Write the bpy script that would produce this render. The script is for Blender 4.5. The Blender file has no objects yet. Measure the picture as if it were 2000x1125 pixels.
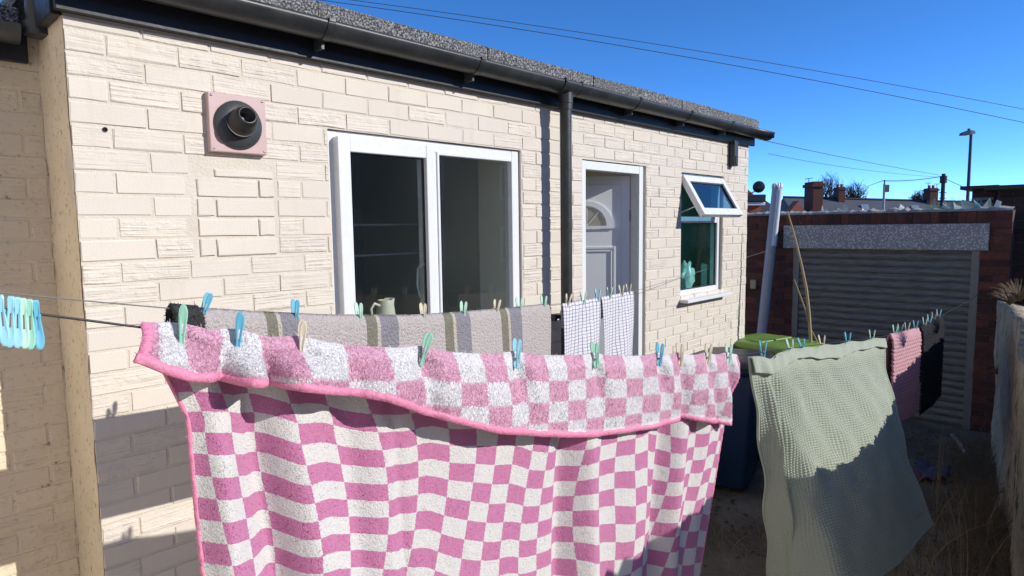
import bpy, bmesh, math, random
import numpy as np
from mathutils import Vector, Matrix

random.seed(7); rng = np.random.default_rng(7)
sc = bpy.context.scene
col = sc.collection
R = math.radians

# ------------------------------------------------------------------ camera
CAM_F, YAW, PITCH, ROLL = 1250.4, .8100, .0949, .0133
CAM = np.array([-.546, -2.461, 2.1])
FW = np.array([math.sin(YAW)*math.cos(PITCH), math.cos(YAW)*math.cos(PITCH), -math.sin(PITCH)])
RT = np.array([math.cos(YAW), -math.sin(YAW), 0.0])
UP = np.cross(RT, FW)
CX = RT*math.cos(ROLL) - UP*math.sin(ROLL)
CY = RT*math.sin(ROLL) + UP*math.cos(ROLL)
cd = bpy.data.cameras.new('camera'); cam = bpy.data.objects.new('camera', cd); col.objects.link(cam)
cam.matrix_world = Matrix(((CX[0], CY[0], -FW[0], CAM[0]), (CX[1], CY[1], -FW[1], CAM[1]), (CX[2], CY[2], -FW[2], CAM[2]), (0, 0, 0, 1)))
cd.sensor_fit = 'HORIZONTAL'; cd.sensor_width = 36; cd.lens = 36*CAM_F/2000
cd.clip_start = .05; cd.clip_end = 3000
sc.camera = cam

# ------------------------------------------------------------------ sky and sun
SUN_AZ, SUN_EL = R(28), R(27)                      # azimuth measured from the wall's outward normal (-Y) towards +X
SUN = np.array([math.sin(SUN_AZ)*math.cos(SUN_EL), -math.cos(SUN_AZ)*math.cos(SUN_EL), math.sin(SUN_EL)])
w = bpy.data.worlds.new('World'); sc.world = w; w.use_nodes = True
nt = w.node_tree; bg = nt.nodes['Background']
sky = nt.nodes.new('ShaderNodeTexSky'); sky.sky_type = 'NISHITA'; sky.sun_disc = False
sky.sun_elevation = SUN_EL; sky.sun_rotation = math.atan2(SUN[0], SUN[1])
sky.air_density = .28; sky.dust_density = .0; sky.ozone_density = 3.6
hs = nt.nodes.new('ShaderNodeHueSaturation'); hs.inputs['Saturation'].default_value = 1.17
nt.links.new(sky.outputs[0], hs.inputs['Color']); nt.links.new(hs.outputs[0], bg.inputs[0]); bg.inputs[1].default_value = .15
sl = bpy.data.lights.new('sun', 'SUN'); sl.energy = 2.0; sl.angle = R(.53); sl.color = (1, .95, .88)
so = bpy.data.objects.new('sun', sl); col.objects.link(so)
so.rotation_euler = Vector((-SUN[0], -SUN[1], -SUN[2])).to_track_quat('-Z', 'Y').to_euler()
sc.view_settings.view_transform = 'Standard'; sc.view_settings.look = 'None'
sc.view_settings.exposure = 1.28; sc.view_settings.gamma = 1; sc.view_settings.use_curve_mapping = False
sc.cycles.max_bounces = 8; sc.cycles.transparent_max_bounces = 12; sc.cycles.use_denoising = True

# ------------------------------------------------------------------ placing helpers (photo pixel on a known plane -> point in the place)
def ray(u, v):
    return CX*((u-1000)/CAM_F) + CY*((562.5-v)/CAM_F) + FW
def onY(u, v, Y=0.0): d = ray(u, v); return CAM + d*((Y-CAM[1])/d[1])
def onX(u, v, X): d = ray(u, v); return CAM + d*((X-CAM[0])/d[0])
def onZ(u, v, Z=0.0): d = ray(u, v); return CAM + d*((Z-CAM[2])/d[2])
def dep(u, v, z): return CAM + ray(u, v)*z
def onV(u, v, A, B):
    n = np.array([-(B-A)[1], (B-A)[0], 0.0]); d = ray(u, v)
    return CAM + d*(((A-CAM) @ n)/(d @ n))
def pix(P):
    d = np.asarray(P, float)-CAM; z = d @ FW
    return 1000+CAM_F*(d @ CX)/z, 562.5-CAM_F*(d @ CY)/z, z
def wx(u, v=350, Y=0.0): return float(onY(u, v, Y)[0])

# ------------------------------------------------------------------ object helpers
def tag(o, label=None, cat=None, group=None, kind=None):
    if label: o['label'] = label
    if cat: o['category'] = cat
    if group: o['group'] = group
    if kind: o['kind'] = kind
    return o
def empty(name, loc=(0, 0, 0), rz=0.0):
    o = bpy.data.objects.new(name, None); o.location = loc; o.rotation_euler = (0, 0, rz); o.empty_display_size = .1
    col.objects.link(o); return o
def link(name, me, mat=None, parent=None):
    o = bpy.data.objects.new(name, me); col.objects.link(o)
    if mat is not None:
        me.materials.clear()
        for m in (mat if isinstance(mat, (list, tuple)) else [mat]): me.materials.append(m)
    if parent is not None: o.parent = parent
    return o
class MB:
    def __init__(s): s.v = []; s.f = []; s.m = []; s.sm = []
    def add(s, vs, fs, mi=0, smooth=False):
        b = len(s.v); s.v += [tuple(map(float, p)) for p in vs]
        for f in fs: s.f.append(tuple(b+i for i in f)); s.m.append(mi); s.sm.append(smooth)
        return s
    def box(s, x0, x1, y0, y1, z0, z1, mi=0, bev=0.0):
        x0, x1 = min(x0, x1), max(x0, x1); y0, y1 = min(y0, y1), max(y0, y1); z0, z1 = min(z0, z1), max(z0, z1)
        if bev <= 0:
            vs = [(x, y, z) for z in (z0, z1) for y in (y0, y1) for x in (x0, x1)]
            return s.add(vs, [(0, 2, 3, 1), (4, 5, 7, 6), (0, 1, 5, 4), (2, 6, 7, 3), (0, 4, 6, 2), (1, 3, 7, 5)], mi)
        bm = bmesh.new(); bmesh.ops.create_cube(bm, size=1)
        for v in bm.verts: v.co = Vector(((x0+x1)/2+v.co.x*(x1-x0), (y0+y1)/2+v.co.y*(y1-y0), (z0+z1)/2+v.co.z*(z1-z0)))
        bmesh.ops.bevel(bm, geom=bm.edges[:], offset=bev, segments=2, affect='EDGES', profile=.5)
        bm.verts.index_update()
        s.add([v.co[:] for v in bm.verts], [[v.index for v in f.verts] for f in bm.faces], mi); bm.free(); return s
    def tube(s, pts, r, n=8, mi=0, cap=True, smooth=True):
        pts = [Vector(p) for p in pts]; N = len(pts); rs = r if hasattr(r, '__len__') else [r]*N
        rings = []; prev = None
        for i, p in enumerate(pts):
            t = (pts[min(i+1, N-1)]-pts[max(i-1, 0)]).normalized()
            if prev is None:
                a = t.cross(Vector((0, 0, 1)));
                if a.length < 1e-3: a = t.cross(Vector((1, 0, 0)))
            else: a = prev - t*prev.dot(t)
            a.normalize(); prev = a; b = t.cross(a)
            rings.append([p+(a*math.cos(2*math.pi*k/n)+b*math.sin(2*math.pi*k/n))*rs[i] for k in range(n)])
        vs = [q for rg in rings for q in rg]; fs = []
        for i in range(N-1):
            for k in range(n): fs.append((i*n+k, i*n+(k+1) % n, (i+1)*n+(k+1) % n, (i+1)*n+k))
        s.add(vs, fs, mi, smooth)
        if cap:
            s.add(rings[0], [tuple(range(n-1, -1, -1))], mi); s.add(rings[-1], [tuple(range(n))], mi)
        return s
    def lathe(s, prof, axis_o, axis='z', n=24, mi=0, M=None):
        vs = []; fs = []
        for (r, h) in prof:
            for k in range(n):
                a = 2*math.pi*k/n; p = Vector((r*math.cos(a), r*math.sin(a), h))
                if M is not None: p = M @ p
                vs.append(Vector(axis_o)+p)
        for i in range(len(prof)-1):
            for k in range(n): fs.append((i*n+k, i*n+(k+1) % n, (i+1)*n+(k+1) % n, (i+1)*n+k))
        return s.add(vs, fs, mi, True)
    def prism(s, poly, y0, y1, mi=0):
        n = len(poly); vs = [(x, y0, z) for x, z in poly]+[(x, y1, z) for x, z in poly]
        fs = [tuple(range(n)), tuple(range(2*n-1, n-1, -1))]+[(i, i+n, (i+1) % n+n, (i+1) % n) for i in range(n)]
        return s.add(vs, fs, mi)
    def mesh(s, name):
        me = bpy.data.meshes.new(name); me.from_pydata(s.v, [], s.f)
        me.polygons.foreach_set('material_index', s.m); me.polygons.foreach_set('use_smooth', s.sm); me.update(); return me
    def build(s, name, mat, parent=None): return link(name, s.mesh(name), mat, parent)
def frame_boxes(x0, x1, z0, z1, wl, wr, wb, wt, y0, y1, bev=.003):
    m = MB()
    m.box(x0, x0+wl, y0, y1, z0, z1, 0, bev); m.box(x1-wr, x1, y0, y1, z0, z1, 0, bev)
    m.box(x0+wl-.001, x1-wr+.001, y0+.0015, y1-.0015, z0, z0+wb, 0, bev); m.box(x0+wl-.001, x1-wr+.001, y0+.0015, y1-.0015, z1-wt, z1, 0, bev)
    return m

# ------------------------------------------------------------------ materials
class Mat:
    def __init__(s, name, rough=.6, spec=.5, metal=0.0):
        s.m = bpy.data.materials.new(name); s.m.use_nodes = True; s.t = s.m.node_tree; s.b = s.t.nodes['Principled BSDF']
        s.b.inputs['Roughness'].default_value = rough; s.b.inputs['Metallic'].default_value = metal; s.b.inputs['Specular IOR Level'].default_value = spec
    def n(s, k, **kw):
        nd = s.t.nodes.new(k)
        for a, b in kw.items(): setattr(nd, a, b)
        return nd
    def l(s, a, b): s.t.links.new(a, b); return b
    def setv(s, sock, v):
        if isinstance(v, bpy.types.NodeSocket): s.t.links.new(v, sock)
        else: sock.default_value = v
    def co(s, kind='Object'): return s.n('ShaderNodeTexCoord').outputs[kind]
    def pos(s): return s.n('ShaderNodeNewGeometry').outputs['Position']
    def rnd_obj(s): return s.n('ShaderNodeObjectInfo').outputs['Random']
    def rnd_isl(s): return s.n('ShaderNodeNewGeometry').outputs['Random Per Island']
    def map(s, vec, scale=(1, 1, 1), loc=(0, 0, 0), rot=(0, 0, 0)):
        m = s.n('ShaderNodeMapping'); s.l(vec, m.inputs[0]); s.setv(m.inputs['Scale'], scale); s.setv(m.inputs['Location'], loc); s.setv(m.inputs['Rotation'], rot); return m.outputs[0]
    def noise(s, vec, scale, detail=3, rough=.5, dist=0.0):
        n = s.n('ShaderNodeTexNoise'); s.l(vec, n.inputs['Vector']); n.inputs['Scale'].default_value = scale; n.inputs['Detail'].default_value = detail
        n.inputs['Roughness'].default_value = rough; n.inputs['Distortion'].default_value = dist; return n.outputs['Fac']
    def voro(s, vec, scale, feature='F1', rand=1.0):
        n = s.n('ShaderNodeTexVoronoi', feature=feature); s.l(vec, n.inputs['Vector']); n.inputs['Scale'].default_value = scale; n.inputs['Randomness'].default_value = rand; return n
    def ramp(s, fac, *stops):
        n = s.n('ShaderNodeValToRGB'); e = n.color_ramp.elements
        while len(e) < len(stops): e.new(.5)
        for el, (p, c) in zip(e, stops): el.position = p; el.color = (c if len(c) == 4 else (*c, 1)) if hasattr(c, '__len__') else (c, c, c, 1)
        s.l(fac, n.inputs[0]); return n.outputs[0]
    def math(s, op, a, b=0.0, clamp=False):
        n = s.n('ShaderNodeMath', operation=op); n.use_clamp = clamp; s.setv(n.inputs[0], a); s.setv(n.inputs[1], b); return n.outputs[0]
    def mix(s, fac, a, b, mode='MIX'):
        n = s.n('ShaderNodeMix', data_type='RGBA', blend_type=mode); s.setv(n.inputs['Factor'], fac)
        for sock, v in ((n.inputs[6], a), (n.inputs[7], b)):
            if isinstance(v, bpy.types.NodeSocket): s.l(v, sock)
            else: sock.default_value = (*v, 1) if len(v) == 3 else v
        return n.outputs[2]
    def color(s, v):
        if isinstance(v, bpy.types.NodeSocket): s.l(v, s.b.inputs['Base Color'])
        else: s.b.inputs['Base Color'].default_value = (*v, 1)
        return s
    def bump(s, h, dist=.01, strength=1.0, prev=None):
        n = s.n('ShaderNodeBump'); s.l(h, n.inputs['Height']); n.inputs['Distance'].default_value = dist; n.inputs['Strength'].default_value = strength
        if prev is not None: s.l(prev, n.inputs['Normal'])
        s.l(n.outputs[0], s.b.inputs['Normal']); return n.outputs[0]
    def rough(s, v): s.setv(s.b.inputs['Roughness'], v); return s

def simple(name, c, rough=.5, var=.12, scale=30, bump=.0, bscale=200, spec=.5, metal=0.0, space='Object'):
    m = Mat(name, rough, spec, metal); v = m.co(space)
    n1 = m.noise(v, scale, 4, .6)
    m.color(m.mix(n1, [x*(1-var) for x in c], [min(1, x*(1+var)) for x in c]))
    m.rough(m.math('ADD', m.math('MULTIPLY', m.noise(v, scale*2.3, 3), .25), rough-.12))
    if bump: m.bump(m.noise(v, bscale, 3), bump)
    return m.m

def paint_brick(name, island=False, tint=(.635, .583, .505), dirt=.66, smooth=False):
    m = Mat(name, .62, .35); p = m.pos(); r = m.rnd_isl() if island else m.rnd_obj()
    off = m.n('ShaderNodeCombineXYZ'); m.l(m.math('MULTIPLY', r, 37.0), off.inputs[0]); m.l(m.math('MULTIPLY', r, 11.0), off.inputs[2])
    va = m.n('ShaderNodeVectorMath', operation='ADD'); m.l(p, va.inputs[0]); m.l(off.outputs[0], va.inputs[1]); q = va.outputs[0]
    groove = m.noise(m.map(q, (2.6, 2.6, 92)), 1.0, 2.5, .5, .5)
    groove = m.ramp(groove, (.30, 0.0), (.70, 1.0))
    broken = m.ramp(m.noise(q, 16, 3, .6), (.40, 0.0), (.58, 1.0))
    amt = m.ramp(m.math('FRACT', m.math('MULTIPLY', r, 7.31)), (.36, 0.0), (.55, .7), (.85, 1.0))
    h = m.math('MULTIPLY', m.math('MULTIPLY', groove, m.math('ADD', m.math('MULTIPLY', broken, .75), .25)), amt)
    n1 = m.bump(h, .0048 if not smooth else .0006, 1.0)
    m.bump(m.noise(p, 160, 4, .65), .0016, .7, n1)
    c = [x for x in tint]
    base = m.mix(m.math('FRACT', m.math('MULTIPLY', r, 3.77)), [c[0]*.965, c[1]*.965, c[2]*.975], [min(1, c[0]*1.03), c[1]*1.025, c[2]*1.02])
    base = m.mix(m.ramp(m.noise(p, 3.5, 4, .6), (.45, 0.0), (.8, .22)), base, (c[0]*.86, c[1]*.80, c[2]*.76))
    drip = m.ramp(m.noise(m.map(p, (11, 11, .9)), 1, 5, .65), (.56, 0.0), (.72, .30)); base = m.mix(drip, base, (c[0]*.72, c[1]*.68, c[2]*.62))
    speck = m.ramp(m.noise(p, 55, 5, .7), (dirt, 0.0), (dirt+.08, .45))
    base = m.mix(speck, base, (.34, .27, .2))
    m.color(base); return m.m

M = {}
M['brick'] = paint_brick('painted_brick'); M['brick_smooth'] = paint_brick('smooth_painted_brick', smooth=True); M['old'] = paint_brick('old_painted_brick', False, (.69, .585, .43), .57); M['old_mass'] = paint_brick('old_painted_brick_mass', True, (.69, .585, .43), .57); M['brick_mass'] = paint_brick('painted_brick_mass', True)
m = Mat('painted_mortar', .7, .3); p = m.pos(); c = (.62, .57, .49)
m.color(m.mix(m.ramp(m.noise(p, 6, 5, .65), (.4, 0.0), (.75, .5)), c, (c[0]*.8, c[1]*.76, c[2]*.7))); m.bump(m.noise(p, 90, 4, .65), .004); M['mortar'] = m.m
m = Mat('rendered_return', .75, .25); p = m.pos()
base = m.mix(m.ramp(m.noise(p, 5, 5, .6), (.35, 0.0), (.75, .7)), (.72, .63, .49), (.60, .50, .36))
base = m.mix(m.ramp(m.noise(p, 38, 5, .75), (.57, 0.0), (.66, .8)), base, (.14, .10, .07)); m.color(base)
m.bump(m.noise(p, 40, 5, .6), .006); M['return'] = m.m
M['upvc'] = simple('white_upvc', (.70, .72, .745), .28, .03, 6)
M['upvc_door'] = simple('door_upvc', (.76, .77, .79), .32, .03, 6)
M['gasket'] = simple('black_gasket', (.02, .02, .022), .5, .2)
m = Mat('gutter_plastic', .34, .5); p = m.pos()
n = m.noise(m.map(p, (4, 30, 30)), 1, 4, .6); m.color(m.mix(m.ramp(m.noise(p, 9, 5, .65), (.4, 0.0), (.75, .75)), (.019, .022, .024), (.050, .053, .053)))
m.rough(m.math('ADD', m.math('MULTIPLY', n, .4), .22)); m.bump(m.noise(p, 60, 3), .0006); M['gutter'] = m.m
M['fascia'] = simple('black_fascia', (.010, .011, .016), .5, .35, 12, .001, 40, space='Object')
m = Mat('mineral_felt', .85, .25); p = m.pos()
v = m.voro(p, 150); m.color(m.mix(m.ramp(m.noise(p, 3, 4), (.3, 0.0), (.8, .35)), m.ramp(m.noise(p, 120, 2, .6), (.36, (.025, .025, .03)), (.50, (.13, .13, .135)), (.66, (.46, .46, .45))), (.10, .10, .10)));
m.bump(v.outputs['Distance'], .004); M['felt'] = m.m
M['flue_pink'] = simple('flue_plate_pink', (.49, .345, .335), .45, .06, 14)
M['flue_black'] = simple('flue_black', (.012, .013, .014), .42, .3, 20)
M['flue_collar'] = simple('flue_collar', (.045, .048, .053), .45, .2, 25)
M['steel'] = simple('steel', (.55, .55, .55), .3, .1, 40, metal=1.0)
M['dark'] = simple('dark_interior', (.62, .64, .61), .8, .2, 3)
M['int_wall'] = simple('interior_wall', (.5, .49, .45), .8, .1, 3)
M['int_pale'] = simple('interior_pale', (.82, .78, .68), .7, .1, 3)
def glass(name, tint=(.80, .86, .84), rough=0.0, f0=1.5):
    m = bpy.data.materials.new(name); m.use_nodes = True; t = m.node_tree; t.nodes.clear()
    o = t.nodes.new('ShaderNodeOutputMaterial'); a = t.nodes.new('ShaderNodeBsdfTransparent'); g = t.nodes.new('ShaderNodeBsdfGlossy'); mx = t.nodes.new('ShaderNodeMixShader'); fr = t.nodes.new('ShaderNodeFresnel')
    a.inputs[0].default_value = (*tint, 1); g.inputs['Roughness'].default_value = rough; fr.inputs[0].default_value = f0
    ge = t.nodes.new('ShaderNodeNewGeometry'); mu = t.nodes.new('ShaderNodeMath'); mu.operation = 'MULTIPLY'; su = t.nodes.new('ShaderNodeMath'); su.operation = 'SUBTRACT'; su.inputs[0].default_value = 1
    t.links.new(ge.outputs['Backfacing'], su.inputs[1]); t.links.new(fr.outputs[0], mu.inputs[0]); t.links.new(su.outputs[0], mu.inputs[1]); t.links.new(mu.outputs[0], mx.inputs[0]); t.links.new(a.outputs[0], mx.inputs[1]); t.links.new(g.outputs[0], mx.inputs[2]); t.links.new(mx.outputs[0], o.inputs[0]); return m
M['glass'] = glass('window_glass', (.88, .91, .90), 0, 2.1); M['frosted'] = glass('frosted_glass', (.74, .93, .90), .03, 1.8)
M['jug'] = simple('cream_ceramic', (.80, .76, .64), .25, .04, 8)
def red_brick(name, island=False, dark=(.075, .03, .026), light=(.22, .07, .048)):
    m = Mat(name, .85, .2); p = m.pos(); r = m.rnd_isl() if island else m.rnd_obj()
    b = m.mix(m.math('FRACT', m.math('MULTIPLY', r, 5.3)), dark, light)
    b = m.mix(m.ramp(m.noise(p, 14, 5, .7), (.35, 0.0), (.7, .75)), b, (.055, .04, .038)); b = m.mix(m.ramp(m.noise(p, 45, 4, .7), (.62, 0.0), (.75, .5)), b, (.42, .36, .32))
    m.color(b); m.bump(m.noise(p, 70, 4, .65), .004); return m.m
M['red'] = red_brick('weathered_red_brick'); M['red_mass'] = red_brick('weathered_red_brick_mass', True)
M['darkbrick'] = red_brick('sooty_brick', False, (.035, .03, .028), (.10, .055, .045))
M['rmortar'] = simple('sooty_mortar', (.09, .075, .065), .95, .35, 25, .006, 60, space='Object')
m = Mat('terrazzo_lintel', .7, .3); p = m.pos(); v = m.voro(p, 46)
m.color(m.mix(m.ramp(v.outputs['Distance'], (.22, 1.0), (.50, 0.0)), m.mix(m.noise(p, 5, 4), (.27, .27, .265), (.38, .375, .365)), m.mix(m.noise(p, 33, 2), (.45, .45, .44), (.88, .87, .85)))); m.bump(v.outputs['Distance'], .003); M['lintel'] = m.m
m = Mat('shutter_metal', .55, .4); p = m.pos()
m.color(m.mix(m.ramp(m.noise(m.map(p, (6, 6, 60)), 1, 5, .7), (.35, 0.0), (.75, 1.0)), (.115, .112, .105), (.28, .265, .24))); m.rough(.5); m.bump(m.noise(m.map(p, (10, 10, 120)), 1, 3), .0015); M['shutter'] = m.m
M['rail'] = simple('shutter_rail', (.20, .20, .20), .5, .25, 10, metal=.3)
m = Mat('weathered_render', .9, .2); p = m.pos()
b = m.mix(m.ramp(m.noise(m.map(p, (2.5, 2.5, .9)), 1.6, 6, .68), (.36, 0.0), (.66, 1.0)), (.62, .55, .43), (.42, .34, .235))
b = m.mix(m.ramp(m.noise(m.map(p, (9, 9, 2.2)), 1, 6, .72, .6), (.56, 0.0), (.66, .9)), b, (.09, .075, .055)); b = m.mix(m.ramp(m.noise(p, 17, 6, .75), (.54, 0.0), (.66, .75)), b, (.20, .165, .12)); m.color(b); m.bump(m.noise(p, 22, 6, .7), .03); M['bwall'] = m.m
m = Mat('yard_soil', .95, .15); p = m.pos()
b = m.mix(m.ramp(m.noise(p, 2.2, 5, .6), (.4, 0.0), (.65, 1.0)), (.18, .14, .10), (.30, .25, .19)); b = m.mix(m.ramp(m.noise(p, 38, 4, .7), (.6, 0.0), (.72, .8)), b, (.30, .26, .20)); m.color(b); m.bump(m.noise(p, 26, 6, .7), .03); M['soil'] = m.m
M['navy_bin'] = simple('blue_bin_plastic', (.006, .028, .085), .42, .12, 12)
M['black_bin'] = simple('black_bin_plastic', (.02, .021, .024), .42, .25, 12)
M['green_bin'] = simple('dark_green_bin', (.02, .055, .03), .45, .2, 12)
M['lime'] = simple('lime_lid', (.15, .25, .035), .4, .12, 12)
M['greypipe'] = simple('grey_pvc_pipe', (.36, .37, .40), .4, .10, 12)
M['palepipe'] = simple('pale_pvc_sleeve', (.62, .66, .72), .4, .06, 12)
M['twig'] = simple('pale_twig', (.34, .27, .15), .8, .25, 40)
M['bark'] = simple('dark_bark', (.055, .045, .038), .9, .3, 5)
M['straw'] = simple('dry_stems', (.36, .29, .18), .9, .4, 3)
M['weed'] = simple('dead_weed', (.19, .145, .095), .9, .4, 3)
M['rope_black'] = simple('black_line', (.02, .02, .022), .5, .2, 60)
M['wire'] = simple('overhead_wire', (.05, .055, .065), .6, .1, 1)
for k, c in dict(cream=(.64, .60, .47), green=(.30, .61, .47), mint=(.46, .70, .59), blue=(.13, .44, .61), sky=(.30, .61, .73), deep=(.07, .38, .62)).items():
    mm = Mat('peg_'+k, .38, .5); mm.color(mm.mix(mm.noise(mm.co('Object'), 60, 2), [x*.94 for x in c], c)); mm.b.inputs['Subsurface Weight'].default_value = .12; mm.b.inputs['Subsurface Scale'].default_value = .004; M['peg_'+k] = mm.m

# ------------------------------------------------------------------ ground
def ground():
    xs = np.concatenate([[-800, -60], np.linspace(-6, 12, 91), [60, 800]]); ys = np.concatenate([[-800, -60], np.linspace(-6, 4, 51), [60, 800]])
    X, Y = np.meshgrid(xs, ys, indexing='ij'); near = (abs(X-3) < 9.5) & (abs(Y+1) < 5.5)
    Z = np.where(near, rng.normal(0, .006, X.shape)+.012*np.sin(X*3.1+Y*2.2)*np.sin(Y*4.3), -.02)
    Z = np.where((X > 12.1) | (X < -6.1), -.03, Z)
    nx, ny = X.shape; vs = np.stack([X, Y, Z], -1).reshape(-1, 3); I = np.arange(nx*ny).reshape(nx, ny)
    fs = np.stack([I[:-1, :-1], I[1:, :-1], I[1:, 1:], I[:-1, 1:]], -1).reshape(-1, 4)
    mb = MB(); mb.add(vs, fs.tolist(), 0, True); o = mb.build('ground', M['soil']); tag(o, 'bare dark soil of the back yard', kind='structure'); return o
ground()
m = Mat('bounce_concrete', .9, .2); p = m.pos(); m.color(m.mix(m.ramp(m.noise(p, 3, 6, .65), (.3, 0.0), (.7, 1.0)), (.48, .44, .385), (.60, .56, .50))); m.bump(m.noise(p, 40, 4), .006)
mb = MB(); mb.box(-2.0, 2.3, -3.4, -.002, -.04, .034, 0, .01); o = mb.build('bounce_strip', m.m); tag(o, 'pale concrete strip by the house wall, added out of view to bounce light', kind='structure')  # pale slab hidden from view, added to bounce light into the shade

# ------------------------------------------------------------------ bricks
_bm = {}
def brick_mesh(L, H, var, key, mat, D=.03):
    k = (round(L, 3), round(H, 3), var, key)
    if k in _bm: return _bm[k]
    r2 = random.Random(hash((round(L*1000), round(H*1000), var))); c = .0028; j = lambda a: r2.uniform(-1.6*a, 1.6*a)
    x0, x1, z0, z1 = -L/2, L/2, -H/2, H/2
    fr = [(x0+c+j(.0015), j(.0007), z0+c+j(.0015)), (j(.02)*L, j(.0006), z0+c+j(.001)), (x1-c+j(.0015), j(.0007), z0+c+j(.0015)), (x1-c+j(.0015), j(.0007), z1-c+j(.0015)), (j(.02)*L, j(.0006), z1-c+j(.001)), (x0+c+j(.0015), j(.0007), z1-c+j(.0015))]
    md = [(x0+j(.001), c, z0+j(.001)), (fr[1][0], c, z0+j(.0012)), (x1+j(.001), c, z0+j(.001)), (x1+j(.001), c, z1+j(.001)), (fr[4][0], c, z1+j(.0012)), (x0+j(.001), c, z1+j(.001))]
    bk = [(x, D, z) for x, y, z in md]
    fs = [(0, 1, 4, 5), (1, 2, 3, 4)]
    for a in range(6):
        b = (a+1) % 6; fs += [(a, 6+a, 6+b, b), (6+a, 12+a, 12+b, 6+b)]
    me = bpy.data.meshes.new('brick'); me.from_pydata(fr+md+bk, [], fs); me.update()
    if mat: me.materials.append(mat)
    _bm[k] = me; return me
def lay(x0, x1, z0, z1, phase, holes=(), L=.225, H=.075, joint=.009, zref=0.0):
    """stretcher-bond segments (xa, xb, za, zb) over a rectangle, cut at the holes"""
    out = []; k0 = math.floor((z0-zref)/H+1e-6); k1 = math.ceil((z1-zref)/H-1e-6)
    for k in range(k0, k1):
        za, zb = max(z0, zref+k*H), min(z1, zref+(k+1)*H)
        if zb-za < .02: continue
        off = (phase if k % 2 else phase+L/2); xs = []
        x = x0+((off-0) % L); xs = [x0]
        while x < x1-.03:
            if x-xs[-1] > .03: xs.append(x)
            x += L
        xs.append(x1)
        zm = (za+zb)/2
        for a, b in zip(xs[:-1], xs[1:]):
            segs = [(a, b)]
            for (hx0, hx1, hz0, hz1) in holes:
                if hz0 < zm < hz1:
                    ns = []
                    for (p, q) in segs:
                        if q <= hx0 or p >= hx1: ns.append((p, q)); continue
                        if p < hx0-.02: ns.append((p, hx0))
                        if q > hx1+.02: ns.append((hx1, q))
                    segs = ns
            for (p, q) in segs: out.append((p+(joint/2 if p > x0+1e-6 else 0), q-(joint/2 if q < x1-1e-6 else 0), za+joint/2, zb-joint/2))
    return out
def place_bricks(segs, frame, part, mat, mat_mass, cap=300, hidden=None, proud=.0015, D=.03):
    """frame maps (x along, depth, z) -> world; the largest in view are objects, the rest one mass"""
    o0, ex, ey = frame; sc_ = []
    for s in segs:
        c = o0+ex*((s[0]+s[1])/2)+np.array([0, 0, (s[2]+s[3])/2]); u, v, z = pix(c)
        a = (s[1]-s[0])*(s[3]-s[2])/max(.2, z)**2*abs(((c-CAM)/np.linalg.norm(c-CAM)) @ ey) if z > .1 else 0
        vis = z > .1 and -60 < u < 2060 and -60 < v < 1180 and not (hidden and hidden(u, v))
        sc_.append(a if vis else -1+a*1e-3)
    order = np.argsort(sc_)[::-1]; pick = [i for i in order[:cap] if sc_[i] > 0]; rest = [i for i in order if i not in set(pick)]
    rot = math.atan2(ex[1], ex[0]); base = Matrix.Rotation(rot, 4, 'Z')
    for i in pick:
        s = segs[i]; me = brick_mesh(s[1]-s[0], s[3]-s[2], i % 5, mat.name, mat, D)
        ob = bpy.data.objects.new('brick', me); col.objects.link(ob); ob.parent = part
        c = o0+ex*((s[0]+s[1])/2+random.uniform(-.0016, .0016))+ey*random.uniform(-proud, proud)+np.array([0, 0, (s[2]+s[3])/2+random.uniform(-.0016, .0016)])
        ob.matrix_local = part_inv(part) @ Matrix.Translation(Vector(c)) @ base @ Matrix.Rotation(random.uniform(-.004, .004), 4, 'Y') @ Matrix.Rotation(random.uniform(-.006, .006), 4, 'X')
    if rest:
        mb = MB()
        for i in rest:
            s = segs[i]; me = brick_mesh(s[1]-s[0], s[3]-s[2], i % 5, mat.name, mat, D)
            c = o0+ex*((s[0]+s[1])/2)+ey*random.uniform(-proud, proud)+np.array([0, 0, (s[2]+s[3])/2])
            T = Matrix.Translation(Vector(c)) @ base; mb.add([T @ v.co for v in me.vertices], [tuple(p.vertices) for p in me.polygons])
        ob = mb.build('brickwork', mat_mass, part); ob.matrix_local = part_inv(part); ob['kind'] = 'stuff'
def part_inv(part):
    T = Matrix.Identity(4); o = part; ch = []
    while o is not None: ch.append(o); o = o.parent
    for o in reversed(ch): T = T @ Matrix.LocRotScale(o.location, o.rotation_euler, o.scale)
    return T.inverted()
def panel(x0, x1, z0, z1, holes, y, dep_):
    """wall sheet in XZ at depth y with openings and their reveals"""
    xs = sorted({x0, x1, *[h[0] for h in holes], *[h[1] for h in holes]}); zs = sorted({z0, z1, *[h[2] for h in holes], *[h[3] for h in holes]}); mb = MB()
    inh = lambda x, z: any(h[0] < x < h[1] and h[2] < z < h[3] for h in holes)
    for a, b in zip(xs[:-1], xs[1:]):
        for c, d in zip(zs[:-1], zs[1:]):
            if not inh((a+b)/2, (c+d)/2): mb.add([(a, y, c), (b, y, c), (b, y, d), (a, y, d)], [(0, 1, 2, 3)]); mb.add([(a, y+dep_, c), (b, y+dep_, c), (b, y+dep_, d), (a, y+dep_, d)], [(3, 2, 1, 0)])
    for (a, b, c, d) in list(holes)+[(x0, x1, z0, z1)]:
        e = y+dep_; mb.add([(a, y, c), (b, y, c), (b, y, d), (a, y, d), (a, e, c), (b, e, c), (b, e, d), (a, e, d)], [(0, 1, 5, 4), (1, 2, 6, 5), (2, 3, 7, 6), (3, 0, 4, 7)])
    return mb

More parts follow.
